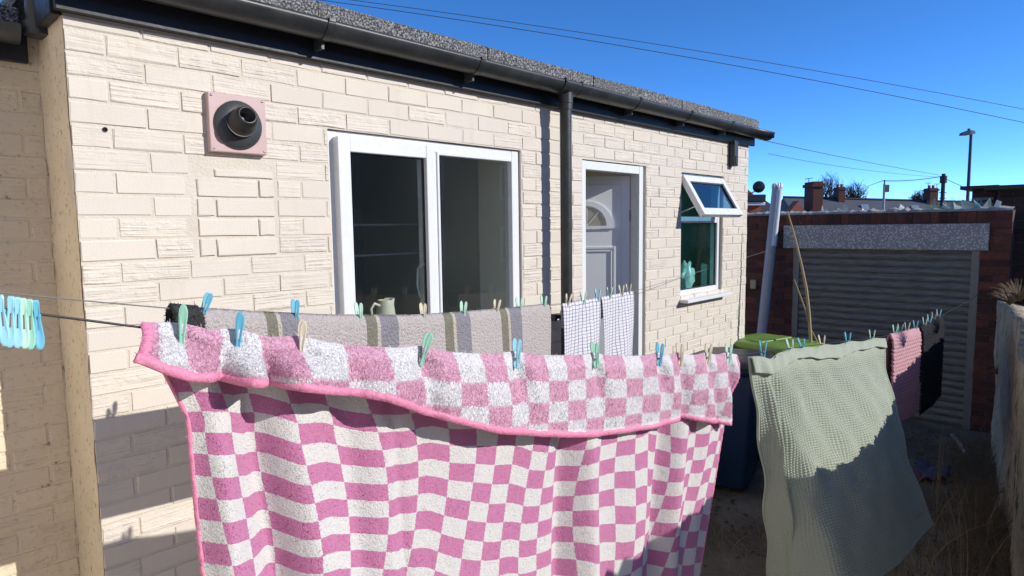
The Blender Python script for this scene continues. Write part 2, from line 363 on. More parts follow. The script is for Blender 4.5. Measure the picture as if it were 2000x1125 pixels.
# ------------------------------------------------------------------ the house extension
ZO = 2.601; EAVE = ZO+.19; XEND = 5.13
house = empty('brick_extension'); tag(house, 'single storey extension of cream painted brick with black gutter and flat felt roof', 'building')
WIN = (wx(640, 250), wx(1019, 400), 1.50, ZO-.075)
DOOR = (wx(1138, 330), wx(1262, 420), .30, ZO-.085)
SW = (wx(1331, 420), wx(1412, 450), 1.525, ZO-.10)
holes = [WIN, DOOR, SW]
main_wall = panel(0, XEND, -.05, EAVE+.16, holes, .0032, .11).build('main_wall', M['mortar'], house)
# an old opening filled in with smooth bricks under the flue
PX0, PX1, PZ0, PZ1 = wx(386, 420), wx(538, 420), ZO-.60, ZO-.30+.03
FL = (.422, .638, ZO-.21, ZO+.005)
patch = (PX0-.018, PX1+.010, PZ0-.008, PZ1+.012)
segs = lay(0, XEND, 0, EAVE, .1125, holes+[patch], zref=ZO)
W_ = PX1-PX0
zz = PZ0; infill = []
for cuts in ((.20, 1), (.76, 1), (.22, 1), (.78, 1)):
    h = .0745; a = 0
    for b in cuts:
        infill.append((PX0+a*W_+.004, PX0+b*W_-.004, zz+.006, zz+h-.006)); a = b
    zz += h
infill.append((PX0+.24*W_, PX1-.004, zz+.004, PZ1-.002))
def behind_cloth(u, v):
    top = np.interp(u, [0, 250, 335, 400, 1065, 1100, 1235, 1240, 1430, 2000], [2000, 2000, 700, 640, 640, 700, 700, 700, 690, 640]) if u > 335 else 2000
    return v > top+25
place_bricks(segs, (np.zeros(3), np.array([1., 0, 0]), np.array([0, 1., 0])), main_wall, M['brick'], M['brick_mass'], 300, behind_cloth)
place_bricks(infill, (np.array([0, -.0035, 0]), np.array([1., 0, 0]), np.array([0, 1., 0])), main_wall, M['brick_smooth'], M['brick_mass'], 20, None, .001)
# a lone wall plug hole with a rust streak
mb = MB(); P = onY(205, 253); mb.lathe([(.0, -.0005), (.006, -.001), (.008, .002), (.004, .006)], (P[0], -.001, P[2]), M=Matrix.Rotation(R(90), 3, 'X')); mb.build('wall_plug', M['gasket'], house)

# return face and the older wall set back on the left
SB = .36; EL = 2.69
mb = MB()
zs = np.linspace(-.05, EAVE+.05, 40); ys = np.linspace(.004, SB+.05, 8)
vs = [(-.002+rng.normal(0, .0012)+(.002*math.sin(z*9)*math.sin(y*20)), y, z) for y in ys for z in zs]; nz = len(zs)
mb.add(vs, [(i*nz+j, i*nz+j+1, (i+1)*nz+j+1, (i+1)*nz+j) for i in range(7) for j in range(nz-1)], 0, True)
mb.build('return_wall', M['return'], house)
lw = panel(-2.2, 0.0, -.05, EL+.115, [], SB+.0032, .11).build('rear_wall', M['return'], house)
place_bricks(lay(-2.2, -.004, 0, EL, .11, (), zref=ZO), (np.array([0, SB, 0]), np.array([1., 0, 0]), np.array([0, 1., 0])), lw, M['old'], M['old_mass'], 90)

mb = MB(); mb.box(XEND-.11, XEND-.0, .116, 3.2, -.05, EAVE+.15); mb.build('end_wall', M['mortar'], house)
mb = MB(); mb.box(-2.2, XEND, 3.2, 3.3, -.05, EAVE+.15); mb.build('back_wall', M['mortar'], house)
# fascia, felt edge, roof
mb = MB(); mb.box(-.025, XEND+.05, -.034, -.004, EAVE, EAVE+.165, 0, .003)
mb.box(-.034, -.004, -.0045, SB-.02, EAVE-.01, EAVE+.16, 0, .003); mb.build('fascia', M['fascia'], house)
mb = MB(); mb.box(-2.2, -.036, SB-.03, SB-.002, EL, EL+.12, 0, .003); mb.build('fascia', M['fascia'], house)
mb = MB(); mb.add([(-.02, -.03, EAVE+.215), (XEND+.08, -.03, EAVE+.215), (XEND+.08, 3.3, EAVE+.27), (-.02, 3.3, EAVE+.27), (-.02, -.03, EAVE+.168), (XEND+.08, -.03, EAVE+.168), (XEND+.08, 3.3, EAVE+.168), (-.02, 3.3, EAVE+.168)], [(0, 1, 2, 3), (7, 6, 5, 4), (0, 4, 5, 1), (1, 5, 6, 2), (2, 6, 7, 3), (3, 7, 4, 0)])
roof = mb.build('roof', M['felt'], house)
mb = MB(); mb.box(-2.2, -.06, SB-.05, 3.2, EL+.122, EL+.175); mb.build('roof', M['felt'], house)
seams = [-.04, wx(622, 30, -.04), wx(952, 110, -.04), wx(1158, 175, -.04), wx(1330, 225, -.04), XEND+.09]
for i, (a, b) in enumerate(zip(seams[:-1], seams[1:])):
    mb = MB(); n = 24; xs = np.linspace(a+.002, b-.002 if i < 4 else b, n); vs = []
    for k, x in enumerate(xs):
        wv = .003*math.sin(x*7+i)+rng.normal(0, .0012); vs += [(x, -.040-.002*i+wv*.3, EAVE+.10), (x, -.042-.002*i+wv, EAVE+.228+wv), (x, -.030+wv, EAVE+.236+wv), (x, .12, EAVE+.239+wv)]
    mb.add(vs, [(k*4+j, (k+1)*4+j, (k+1)*4+j+1, k*4+j+1) for k in range(n-1) for j in range(3)], 0, False)
    mb.build('felt_strip', M['felt'], roof)
# gutter: half-round, brackets, running outlet, stop end
GR = .064; GY = -.106; GZ0 = EAVE+.128
def gz(x): return GZ0-.002*x
def gutter_run(xa, xb, r, name='gutter', ex=0.0):
    mb = MB(); n = 14; vs = []
    for x in np.linspace(xa, xb, 12):
        for k in range(n+1):
            a = math.pi+math.pi*k/n; vs.append((x, GY+r*math.cos(a), gz(x)+r*math.sin(a)))
        for k in range(n, -1, -1):
            a = math.pi+math.pi*k/n; vs.append((x, GY+(r-.004)*math.cos(a), gz(x)+(r-.004)*math.sin(a)))
    q = 2*(n+1)
    fs = [(i*q+k, i*q+(k+1) % q, (i+1)*q+(k+1) % q, (i+1)*q+k) for i in range(11) for k in range(q)]
    fs += [tuple(k for k in range(q)), tuple(11*q+k for k in range(q-1, -1, -1))]
    mb.add(vs, fs, 0, True); return mb
gut = gutter_run(-.10, XEND+.13, GR).build('gutter', M['gutter'], house)
GYF = GY-GR
for u, v in ((640, 60), (935, 140), (1245, 222), (1345, 246), (1425, 266)):
    x = wx(u, v, GY-.03); mb = gutter_run(x-.016, x+.016, GR+.0035)
    mb.box(x-.006, x+.006, GY+.01, -.036, EAVE+.03, EAVE+.12); mb.box(x-.014, x+.014, GY-GR-.007, GY-GR+.012, gz(x)-.008, gz(x)+.006, 0, .001); mb.build('gutter_bracket', M['gutter'], gut)
XP = 2.394; PY = GY
mb = gutter_run(XP-.075, XP+.075, GR+.005); mb.tube([(XP, GY, gz(XP)-GR-.01+.02), (XP, GY, gz(XP)-GR-.05)], .042, 20); mb.box(XP-.08, XP-.066, GY-GR-.008, GY-GR+.012, gz(XP)-.01, gz(XP)+.008); mb.box(XP+.066, XP+.08, GY-GR-.008, GY-GR+.012, gz(XP)-.01, gz(XP)+.008); mb.build('gutter_outlet', M['gutter'], gut)
mb = gutter_run(XEND+.128, XEND+.145, GR+.004); mb.box(XEND+.136, XEND+.142, GY-GR, GY+GR, gz(5)-GR*.8, gz(5)); mb.build('stop_end', M['gutter'], gut)
mb = MB(); mb.tube([(XP, GY, gz(XP)-GR-.03), (XP, GY, 2.65), (XP, PY, 2.62), (XP, PY, 1.2), (XP, PY, .08)], .034, 20); pipe = mb.build('downpipe', M['gutter'], house)
mb = MB(); mb.tube([(XP, GY, gz(XP)-GR-.085), (XP, GY, gz(XP)-GR-.02)], .039, 20); mb.build('pipe_collar', M['gutter'], pipe)
for z in (float(onY(1085, 622, -.08)[2]), .5):
    mb = MB(); mb.tube([(XP, PY, z-.014), (XP, PY, z+.014)], .038, 20); mb.box(XP-.05, XP+.05, -.05, -.001, z-.013, z+.013, 0, .002); mb.box(XP-.055, XP-.032, -.062, -.03, z-.02, z+.02, 0, .002); mb.build('pipe_clip', M['gutter'], pipe)
# the older eaves on the left: gutter and the pipe that drops into it
mb = MB(); n = 12; vs = []
for x in (-2.2, -.07):
    for k in range(n+1): a = math.pi+math.pi*k/n; vs.append((x, SB-.09+.056*math.cos(a), EL+.10+.056*math.sin(a)))
mb.add(vs, [(k, k+1, n+2+k, n+1+k) for k in range(n)]+[tuple(range(n+1)), tuple(range(2*n+1, n, -1))], 0, True); g2 = mb.build('gutter', M['gutter'], house)
Pp = onY(78, 40, SB-.12)
mb = MB(); mb.tube([(Pp[0]+.03, Pp[1], 3.05), (Pp[0]+.004, Pp[1], 2.93), (Pp[0], Pp[1], 2.86), (Pp[0], Pp[1], 2.775)], [.040]*4, 18); mb.tube([(Pp[0], Pp[1], 2.765), (Pp[0], Pp[1], 2.81)], .049, 18); mb.tube([(Pp[0]+.005, Pp[1], 2.895), (Pp[0]+.012, Pp[1], 2.925)], .045, 18); mb.build('overflow_pipe', M['gutter'], house)

# ------------------------------------------------------------------ windows and door
def pane(name, x0, x1, z0, z1, y, mat, parent, gasket=.006):
    mb = MB(); mb.box(x0, x1, y, y+.006, z0, z1); p = mb.build(name, mat, parent)
    g = frame_boxes(x0-.001, x1+.001, z0-.001, z1+.001, gasket, gasket, gasket, gasket, y-.004, y+.012, 0).build('gasket', M['gasket'], parent); return p
x0, x1, z0, z1 = WIN
xm0, xm1 = wx(833, 400), wx(861, 400)
win = frame_boxes(x0+.003, x1-.003, z0, z1-.003, .05, .055, .07, .05, .018, .085).build('kitchen_window', M['upvc'], house)
mb = MB(); mb.box(xm0+.012, xm1-.004, .02, .083, z0+.07, z1-.053, 0, .003); mb.build('mullion', M['upvc'], win)
sx0, sx1, sz0, sz1 = wx(655, 300), xm0+.036, z0+.035, z1-.03
frame_boxes(sx0, sx1, sz0, sz1, wx(683, 400)-sx0, .046, .075, .062, -.022, .03, .004).build('sash', M['upvc'], win)
pane('pane', wx(683, 400), sx1-.046, sz0+.075, sz1-.062, .004, M['glass'], win)
pane('pane', xm1-.002, x1-.056, z0+.072, z1-.055, .040, M['glass'], win)
frame_boxes(xm1-.006, x1-.05, z0+.068, z1-.05, .014, .016, .016, .016, .012, .05, .003).build('glazing_bead', M['upvc'], win)
mb = MB(); hx = sx1-.05; mb.tube([(hx, .012, 1.93), (hx-.012, .045, 1.90), (hx-.014, .05, 1.82), (hx-.006, .04, 1.76)], [.008, .009, .008, .007], 8); mb.build('handle', M['upvc'], win)
mb = MB(); mb.box(x0-.04, x1+.04, -.06, .05, z0-.03, z0-.002, 0, .004); mb.build('sill', M['upvc'], win)
mb = MB(); mb.box(x0, x1, .12, .52, z0-.01, z0+.02, 0, .003); mb.build('window_board', M['upvc'], win)
mb = MB(); mb.box(x1-.012, x1+.03, .118, .34, z0, z1); mb.box(x0-.03, x0+.012, .118, .34, z0, z1); mb.box(x0-.03, x1+.03, .1185, .34, z1-.02, z1+.05); mb.build('window_reveal', M['int_pale'], win)
# small window: fixed light below, top-hung fanlight propped open
x0, x1, z0, z1 = SW; zt = float(onY(1330, 428)[2])
sw = frame_boxes(x0+.003, x1-.003, z0, z1-.003, .045, .045, .06, .045, .028, .09).build('bathroom_window', M['upvc'], house)
mb = MB(); mb.box(x0+.045, x1-.045, .03, .088, zt-.03, zt+.02, 0, .003); mb.build('transom', M['upvc'], sw)
pane('pane', x0+.045, x1-.045, z0+.06, zt-.03, .045, M['frosted'], sw)
mb = MB(); mb.box(x0-.02, x1+.05, -.075, .04, z0-.028, z0-.003, 0, .004); sill = mb.build('sill', M['upvc'], sw)
fh = z1-zt+.0; fw_ = x1-x0-.03
fan = frame_boxes(-fw_/2, fw_/2, -fh, 0, .055, .055, .06, .055, -.025, .02, .004).build('fanlight', M['upvc'], sw)
fan.location = ((x0+x1)/2, .02, z1-.03); fan.rotation_euler = (R(-31), 0, 0)
g_ = MB(); g_.box(-fw_/2+.055, fw_/2-.055, -.004, .002, -fh+.06, -.055); g_.build('pane', glass('fan_glass', (.45, .70, .85), .04, 3.6), fan)
frame_boxes(-fw_/2+.054, fw_/2-.054, -fh+.059, -.054, .007, .007, .007, .007, -.012, .006, 0).build('gasket', M['gasket'], fan)
mb = MB()
for sx in (-1, 1): mb.tube([((x0+x1)/2+sx*(fw_/2-.02), .03, zt+.05), ((x0+x1)/2+sx*(fw_/2-.02), -.11, zt+.10)], .005, 6)
mb.build('window_stay', M['steel'], sw)
# door frame and the leaf standing ajar inwards
x0, x1, z0, z1 = DOOR
df = frame_boxes(x0+.004, x1-.022, z0, z1-.004, .045, .05, .03, .055, .012, .085).build('door_frame', M['upvc'], house)
hx, hy = x1-.074, .088; LW = x1-x0-.125; LH = z1-z0-.10; TH = R(47)
leaf = MB(); leaf.box(-LW, 0, 0, .045, 0, LH, 0, .003); leaf = leaf.build('door_leaf', M['upvc_door'], house)
leaf.location = (hx, hy, z0+.035); leaf.rotation_euler = (0, 0, -TH)
def mould(a, b, c, d, w=.018):
    mb = frame_boxes(a, b, c, d, w, w, w, w, -.009, .002, .003); return mb
mould(-LW+.10, -.10, .12, LH*.765).build('door_panel', M['upvc_door'], leaf); mould(-LW+.13, -.13, .15, LH*.765-.03, .008).build('door_panel', M['upvc_door'], leaf)
mould(-LW+.06, -.06, .07, LH-.06, .006).build('door_panel', M['upvc_door'], leaf)
def arc_ring(r0, r1, cx, cz, y0, y1, n=20):
    mb = MB(); poly = [(cx+r1*math.cos(math.pi*k/n), cz+r1*math.sin(math.pi*k/n)) for k in range(n+1)]; pin = [(cx+r0*math.cos(math.pi*k/n), cz+.02+r0*math.sin(math.pi*k/n)) for k in range(n+1)]
    vs = [(x, y, z) for y in (y0, y1) for x, z in poly]+[(x, y, z) for y in (y0, y1) for x, z in pin]; q = n+1; fs = []
    for k in range(n): fs += [(k, k+1, 2*q+k+1, 2*q+k), (k, q+k, q+k+1, k+1), (2*q+k, 2*q+k+1, 3*q+k+1, 3*q+k)]
    fs += [(0, 2*q, 2*q+n, n), ]
    mb.add(vs, fs); return mb
cxl, czl = -LW/2, LH*.825
arc_ring(.14, .195, cxl, czl, -.012, .001).build('fan_surround', M['upvc_door'], leaf)
mb = MB(); mb.prism([(cxl+.14*math.cos(math.pi*k/20), czl+.02+.14*math.sin(math.pi*k/20)) for k in range(21)], -.004, -.001); mb.build('fan_pane', M['glass'], leaf)
mb = MB(); mb.prism([(cxl+.128*math.cos(math.pi*k/20), czl+.02+.128*math.sin(math.pi*k/20)) for k in range(21)], -.0022, .0008); mb.build('fan_backing', simple('fan_dim_glass', (.36, .33, .24), .3, .5, 18), leaf)
mb = MB()
for a in (50, 90, 130): mb.tube([(cxl, -.006, czl+.022), (cxl+.14*math.cos(R(a)), -.006, czl+.02+.14*math.sin(R(a)))], .003, 5)
mb.build('fan_leading', M['upvc_door'], leaf)
for z in (.3, LH*.5, LH*.86):
    mb = MB(); mb.tube([(hx+.012, hy-.012, z0+z), (hx+.012, hy-.012, z0+z+.10)], .010, 8); mb.box(hx-.004, hx+.02, hy-.01, hy+.004, z0+z+.01, z0+z+.09); mb.build('hinge', M['steel'], df)
mb = MB(); mb.box(x0-.05, x1+.05, -.28, .0, .0, z0-.03, 0, .006); tag(mb.build('door_step', M['lintel']), 'grey concrete step below the white back door', 'step')
# rooms behind the glass
mb = MB(); mb.box(.0, XEND-.11, 1.9, 1.95, .2, EAVE+.1); mb.box(.12, XEND-.12, .13, 1.9, .16, .2); mb.box(.12, XEND-.12, .13, 1.9, EAVE+.02, EAVE+.06); mb.box(.06, .11, .13, 1.9, .2, EAVE); mb.build('interior_lining', M['dark'], house)
mb = MB(); mb.box(wx(1000, 400)+.28, wx(1000, 400)+.34, .13, 1.9, .2, EAVE); mb.box(3.62, 3.68, .13, 1.9, .2, EAVE); mb.build('partition', M['int_pale'], house)
mb = MB(); mb.box(.9, 1.95, 1.55, 1.9, 1.95, 2.5, 0, .01); mb.box(.6, 1.95, 1.4, 1.9, .2, 1.2, 0, .01); mb.build('kitchen_cupboards', M['int_wall'], house)
for z in (1.93, 2.12):
    mb = MB(); mb.box(1.0, 2.25, .95, 1.15, z, z+.012, 0, .002); mb.build('reflected_line_slab', M['upvc'], house)  # white slabs stand in for bright lines reflected in the pane
tb = MB(); tb.box(3.68, 5.0, .42, .45, .2, EAVE); tb.build('bathroom_curtain', simple('teal_curtain', (.30, .62, .56), .8, .3, 6), house)

# flue
FZ = (FL[2]+FL[3])/2; FX = (FL[0]+FL[1])/2
mb = MB(); mb.box(FL[0], FL[1], -.028, .002, FL[2], FL[3], 0, .004); fl = mb.build('boiler_flue', M['flue_pink'], house)
RX = Matrix.Rotation(R(90), 3, 'X')
mb = MB(); mb.lathe([(.0, .030), (.088, .030), (.090, .034), (.086, .040), (.060, .050), (.052, .052)], (FX-.002, 0, FZ-.004), M=RX, n=36); mb.build('flue_collar', M['flue_collar'], fl)
b0 = Vector((FX-.002, -.045, FZ-.004)); tip = Vector(onY(484, 224, -.125).tolist())
ax = (tip-b0).normalized(); Q = Vector((0, 0, 1)).rotation_difference(ax).to_matrix(); Lf = (tip-b0).length
mb = MB(); mb.lathe([(.050, -.02), (.050, Lf*.42), (.047, Lf*.46), (.044, Lf*.80), (.034, Lf*.98), (.030, Lf), (.027, Lf*.98), (.027, Lf*.5), (.0, Lf*.5)], b0, M=Q, n=32); mb.build('flue_pipe', M['flue_black'], fl)
mb = MB(); mb.lathe([(.0515, Lf*.10), (.053, Lf*.13), (.0515, Lf*.17)], b0, M=Q, n=32); mb.build('sealing_ring', M['steel'], fl)
for sx in (FL[0]+.012, FL[1]-.012):
    for sz in (FL[2]+.012, FL[3]-.012): mb = MB(); mb.lathe([(.0, .031), (.004, .0305), (.005, .028)], (sx, 0, sz), M=RX, n=10); mb.build('screw', M['steel'], fl)
# small black box under the eaves at the far end
P = onY(1433, 312, -.03); mb = MB(); mb.box(P[0]-.035, P[0]+.035, -.055, -.001, P[2]-.055, EAVE+.01, 0, .006); mb.box(P[0]-.02, P[0]+.02, -.062, -.05, P[2]-.045, P[2]+.03, 0, .003); mb.build('junction_box', M['black_bin'], house)
#==PART2==
# jug standing on the window board
P = onY(753, 610, .41); jz = WIN[2]+.02
mb = MB(); rb = .058
mb.lathe([(.0, .004), (rb*.98, 0), (rb*1.05, .01), (rb*.98, .09), (rb*.80, .17), (rb*.72, .195), (rb*.70, .198), (rb*.66, .193), (rb*.9, .09), (.0, .015)], (P[0], .41, jz), n=32)
jug = mb.build('cream_jug', M['jug']); me = jug.data
for v in me.vertices:
    d = v.co.x-P[0]
    if v.co.z-jz > .18 and d > .02: v.co.x += (d-.02)*.7; v.co.z += .006
tag(jug, 'cream ceramic jug standing inside the kitchen window', 'jug')
mb = MB(); mb.tube([(P[0]-rb*.75, .40, jz+.17), (P[0]-rb*1.3, .40, jz+.185), (P[0]-rb*1.7, .40, jz+.16), (P[0]-rb*1.6, .40, jz+.10), (P[0]-rb*1.0, .40, jz+.06)], .008, 8); mb.build('handle', M['jug'], jug)
# bag and bottles seen through the bathroom pane
P = onY(1352, 540, .14); mb = MB(); bm = bmesh.new(); bmesh.ops.create_icosphere(bm, subdivisions=3, radius=1)
for v in bm.verts: k = 1+.22*math.sin(v.co.x*7+v.co.z*5)*math.sin(v.co.y*6+v.co.z*9)+.12*math.sin(v.co.x*17+v.co.z*13); v.co = Vector((P[0]+v.co.x*.10*k, .20+v.co.y*.06*k, 1.655+v.co.z*.125*k))
bm.verts.index_update(); mb.add([v.co[:] for v in bm.verts], [[v.index for v in f.verts] for f in bm.faces], 0, True); bm.free()
tag(mb.build('plastic_bag', simple('white_violet_film', (.78, .76, .86), .3, .3, 9)), 'crumpled pale plastic bag standing behind the bathroom pane', 'bag')
P = onY(1388, 530, .14); mb = MB(); mb.box(P[0]-.05, P[0]+.05, .15, .21, 1.53, 1.76, 0, .008); mb.build
o = mb.build('white_box', simple('white_card', (.75, .80, .80), .5, .05)); tag(o, 'white upright box on the inner bathroom sill', 'box')

# ------------------------------------------------------------------ yard wall with roller shutter
XG = float(onZ(1890, 840)[0])
gw = empty('shutter_wall', (XG, 0, 0)); tag(gw, 'sooty red brick yard wall around the roller shutter', 'wall')
yL, yR = float(onX(1550, 490, XG)[1]), float(onX(1912, 520, XG)[1])
zS = 1.75; zLb, zLt = 1.81, 2.075
yl, yr = float(onX(1532, 455, XG)[1]), float(onX(1932, 470, XG)[1])
yEnd = -1.70; WT = 2.20
def gp(x, y, z): return (x-XG, y, z)
mb = MB(); X0, X1 = .006, .22
mb.box(X0, X1, yL, 2.6, -.05, WT); mb.box(X0, X1, yEnd+.004, yR, -.05, WT); mb.box(X0+.001, X1, yR, yL, zLt, WT)
back = mb.build('wall_core', M['rmortar'], gw)
fr = (np.array([XG, 0, 0]), np.array([0, -1., 0]), np.array([1., 0, 0]))
sg = lay(-2.6, -yL, 0, WT-.005, .05, [(-yl, 5, zLb-.01, zLt+.01)]) + lay(-yR, -yEnd, 0, WT-.005, .0, [(-5, -yr, zLb-.01, zLt+.01)])
x = -yl
while x < -yr-.02:                        # soldier course over the lintel
    sg.append((x+.004, x+.073, zLt+.012, WT-.006)); x += .077
place_bricks(sg, fr, back, M['red'], M['red_mass'], 280, None, .004)
mb = MB(); mb.box(-.03, .09, yr, yl, zLb, zLt, 0, .006); mb.build('lintel', M['lintel'], gw)
# shutter curtain, one slat after another
slat = MB(); n = 8; hh = .0765
prof = [(-.016*math.sin(math.pi*k/n)**.8, hh*k/n*.93) for k in range(n+1)]+[(.004, hh*.95), (.004, hh)]
vs = [(px_, y, z) for y in (yR+.035, yL-.035) for px_, z in prof]; q = len(prof)
slat.add(vs, [(k, k+1, q+k+1, q+k) for k in range(q-1)], 0, True); sme = slat.mesh('slat')
shut = MB(); shut.box(.05, .055, yR+.03, yL-.03, 0, zLb); shut = shut.build('roller_shutter', M['shutter'], gw); sme.materials.append(M['shutter'])
k = 0
while k*hh < zLb-.03:
    o = bpy.data.objects.new('slat', sme); col.objects.link(o); o.parent = shut; o.location = (.034+random.uniform(-.0025, .0025), random.uniform(-.003, .003), k*hh+.02); o.rotation_euler = (random.uniform(-.002, .002), random.uniform(-.03, .03), 0); k += 1
for y in (yR, yL): mb = MB(); mb.box(.004, .06, y-.004 if y == yR else y-.065, y+.065 if y == yR else y+.004, 0, zLb-.002, 0, .003); mb.build('guide_rail', M['rail'], gw)
# mortar bed with broken glass set into it
mb = MB(); ys = np.linspace(yEnd, 2.6, 120); vs = []
for y in ys:
    h = .018+abs(rng.normal(0, .012)); vs += [(.0, y, WT-.003), (.02, y, WT+h*.7), (.11, y, WT+h+.012), (.2, y, WT+h*.6), (.22, y, WT-.003)]
mb.add(vs, [(i*5+j, (i+1)*5+j, (i+1)*5+j+1, i*5+j+1) for i in range(119) for j in range(4)]); mb.build('mortar_bed', simple('pale_mortar', (.30, .29, .27), .9, .3, 20), gw)
mS = glass('broken_glass', (.80, .90, .86), .1, 1.8)
mW = simple('white_shard', (.70, .72, .72), .25, .1)
shards = [(1600, 1.0), (1615, .8), (1631, 1.2), (1650, 1.), (1668, .6), (1741, .7), (1757, 1.0), (1815, 1.4), (1826, 1.8), (1838, 1.2), (1850, 1.5), (1862, 1.2), (1871, 1.7), (1884, 1.3), (1896, 1.6), (1908, 1.4), (1919, 1.7), (1930, 1.2), (1944, 1.0), (1952, .9), (1580, .6), (1700, .5), (1560, .5), (1606, .8), (1640, 1.1), (1660, .8), (1820, 1.6), (1844, 1.5), (1856, 1.8), (1878, 1.5), (1890, 1.8), (1902, 1.7), (1914, 1.6), (1925, 1.5), (1937, 1.3), (1762, .9), (1680, .6)]
for i, (u, k) in enumerate(shards):
    y = float(onX(u, 410, XG)[1]); hgt = .062*k*random.uniform(.8, 1.3); a = random.uniform(-.9, .9); wd = .06*k
    mb = MB(); pts = [(-wd/2, 0), (wd/2, 0), (wd*random.uniform(.1, .6), hgt), (-wd*random.uniform(-.1, .5), hgt*random.uniform(.4, .9))]; mb.prism(pts, -.003, .003)
    o = mb.build('glass_shard', mS if i % 3 else mW, gw); o.location = (.08+random.uniform(-.04, .06), y, WT+.02); o.rotation_euler = (random.uniform(-.3, .3), random.uniform(-.5, .5), R(90)+a)
P = onX(1472, 555, XG-.02); mb = MB(); mb.box(-.045, .0, P[1]-.035, P[1]+.035, P[2]-.055, P[2]+.055, 0, .008); mb.build('switch_box', simple('tan_plastic', (.45, .36, .22), .5, .1), gw)

# neighbour's dark brick outbuilding beyond the corner
nb = empty('neighbour_outbuilding', (XG+.5, -1.75, 0)); tag(nb, 'sooty dark brick outbuilding rising behind the yard corner', 'building')
XN = XG+.55; ztop = float(onX(1960, 372, XN)[2]); yN = float(onX(1946, 420, XN)[1])
mb = MB(); mb.box(.056, 2.6, -3.5, yN+1.75, -.05, ztop); core = mb.build('wall_core', M['rmortar'], nb)
place_bricks(lay(-yN, 5.2, 1.0, ztop, .03), (np.array([XN, 0, 0]), np.array([0, -1., 0]), np.array([1., 0, 0])), core, M['darkbrick'], M['darkbrick'], 120, None, .004)
mb = MB(); mb.box(-.06, 2.7, -3.6, yN+1.85, ztop+.002, ztop+.05, 0, .005); mb.build('flat_roof', M['fascia'], nb)
# lean-to with louvred boards
P = onX(1920, 385, XG+.75)
yA, yB = float(onX(1897, 390, XG+.75)[1]), float(onX(1946, 390, XG+.75)[1]); zA, zB = float(onX(1920, 412, XG+.75)[2]), float(onX(1920, 366, XG+.75)[2])
ls = empty('slatted_leanto', (XG+.75, yA, 0)); tag(ls, 'small grey slatted lean-to between street lamp and dark outbuilding', 'shed')
mb = MB(); mb.box(.03, .6, yB-yA, 0, 0, zB-.02); mb.build('shed_body', M['darkbrick'], ls)
mb = MB(); mb.box(-.05, .65, yB-yA-.02, .10, zB-.018, zB+.02, 0, .004); mb.build('shed_roof', M['fascia'], ls)
z = zA-.05
while z < zB-.12:
    mb = MB(); mb.box(.0, .028, yB-yA+.02, -.015, z, z+.028, 0, .003); o = mb.build('slat', simple('grey_board', (.24, .23, .22), .8, .2), ls); z += .055

# ------------------------------------------------------------------ rendered boundary wall on the right
W0 = onZ(1938, 872); W1 = onZ(1975, 1125); dW = (W1-W0)/np.linalg.norm(W1-W0); nW = np.array([dW[1], -dW[0], 0.0]);
if nW[1] > 0: nW = -nW
LWALL = 5.6  # unseen end cut short to let sun reach the ground and bounce
bw = empty('boundary_wall', (W0[0], W0[1], 0)); tag(bw, 'flaking white rendered yard wall at the right edge', 'wall')
def wtop(d): return np.interp(d, [0, 1.2, 1.7, 2.3, 2.6, 3.1, 3.65, 4.0, 4.3, 5.2, 8.2], [1.36, 1.39, 1.42, 1.40, 1.30, 1.31, 1.32, 1.46, 1.60, 1.62, 1.66])  # unseen near stretch: heights shaped to throw the shadow edge on the blankets
mb = MB(); nd, nz = 240, 46; D = np.linspace(0, LWALL, nd); vs = []
def lump(d, z): return .014*math.sin(d*2.1+z*1.3)+.010*math.sin(d*5.3-z*4.1)+.006*math.sin(d*13+z*9)+rng.normal(0, .0015)
for d in D:
    for k in range(nz):
        z = -.05+(wtop(d)+.05)*k/(nz-1)+(rng.normal(0, .012) if k == nz-1 else 0); p = dW*d-nW*lump(d, z)*1.2; vs.append((p[0], p[1], z))
fs = [(i*nz+j, (i+1)*nz+j, (i+1)*nz+j+1, i*nz+j+1) for i in range(nd-1) for j in range(nz-1)]
b = len(vs)
for i, d in enumerate(D): p = dW*d+nW*.16; vs += [(p[0], p[1], wtop(d)-.02), (p[0], p[1], -.05)]
fs += [(i*nz+nz-1, (i+1)*nz+nz-1, b+2*(i+1), b+2*i) for i in range(nd-1)]+[(b+2*i, b+2*i+2, b+2*i+3, b+2*i+1) for i in range(nd-1)]
mb.add(vs, fs, 0, True); mb.build('render_face', M['bwall'], bw)

# ------------------------------------------------------------------ washing lines
FA = dep(460, 650, 1.25); FB = onX(1917, 572, XG)
BA = dep(577, 612, 1.95); BB = onX(1515, 485, XG)
F_UV = [(-120, 590), (0, 603), (80, 614), (280, 640), (355, 650), (460, 660), (560, 671), (700, 681), (900, 694), (1000, 697), (1200, 699), (1440, 695), (1490, 687), (1600, 673), (1720, 658), (1755, 652), (1800, 640), (1838, 617), (1880, 594), (1917, 572)]
B_UV = [(-120, 560), (0, 571), (170, 588), (340, 603), (400, 608), (500, 614), (640, 620), (800, 620), (900, 613), (1000, 604), (1065, 597), (1110, 594), (1170, 583), (1235, 570), (1330, 541), (1400, 520), (1515, 485)]
def fl_(u): return onV(u, np.interp(u, *zip(*F_UV)), FA, FB)
def bl_(u): return onV(u, np.interp(u, *zip(*B_UV)), BA, BB)
post = (-2.0, -1.03)
mb = MB(); mb.tube([(post[0]+.055, post[1], 2.225)]+[fl_(u) for u, _ in F_UV], .0021, 8); o = mb.build('washing_line', M['rope_black']); tag(o, 'front washing line carrying the pink and the green blankets', 'washing line', 'washing lines')
mb = MB(); mb.tube([(post[0]+.055, post[1], 2.225)]+[bl_(u) for u, _ in B_UV], .0016, 8); o = mb.build('washing_line', simple('grey_line', (.16, .16, .15), .6, .2, 60)); tag(o, 'rear washing line carrying striped mat and tea towels', 'washing line', 'washing lines')
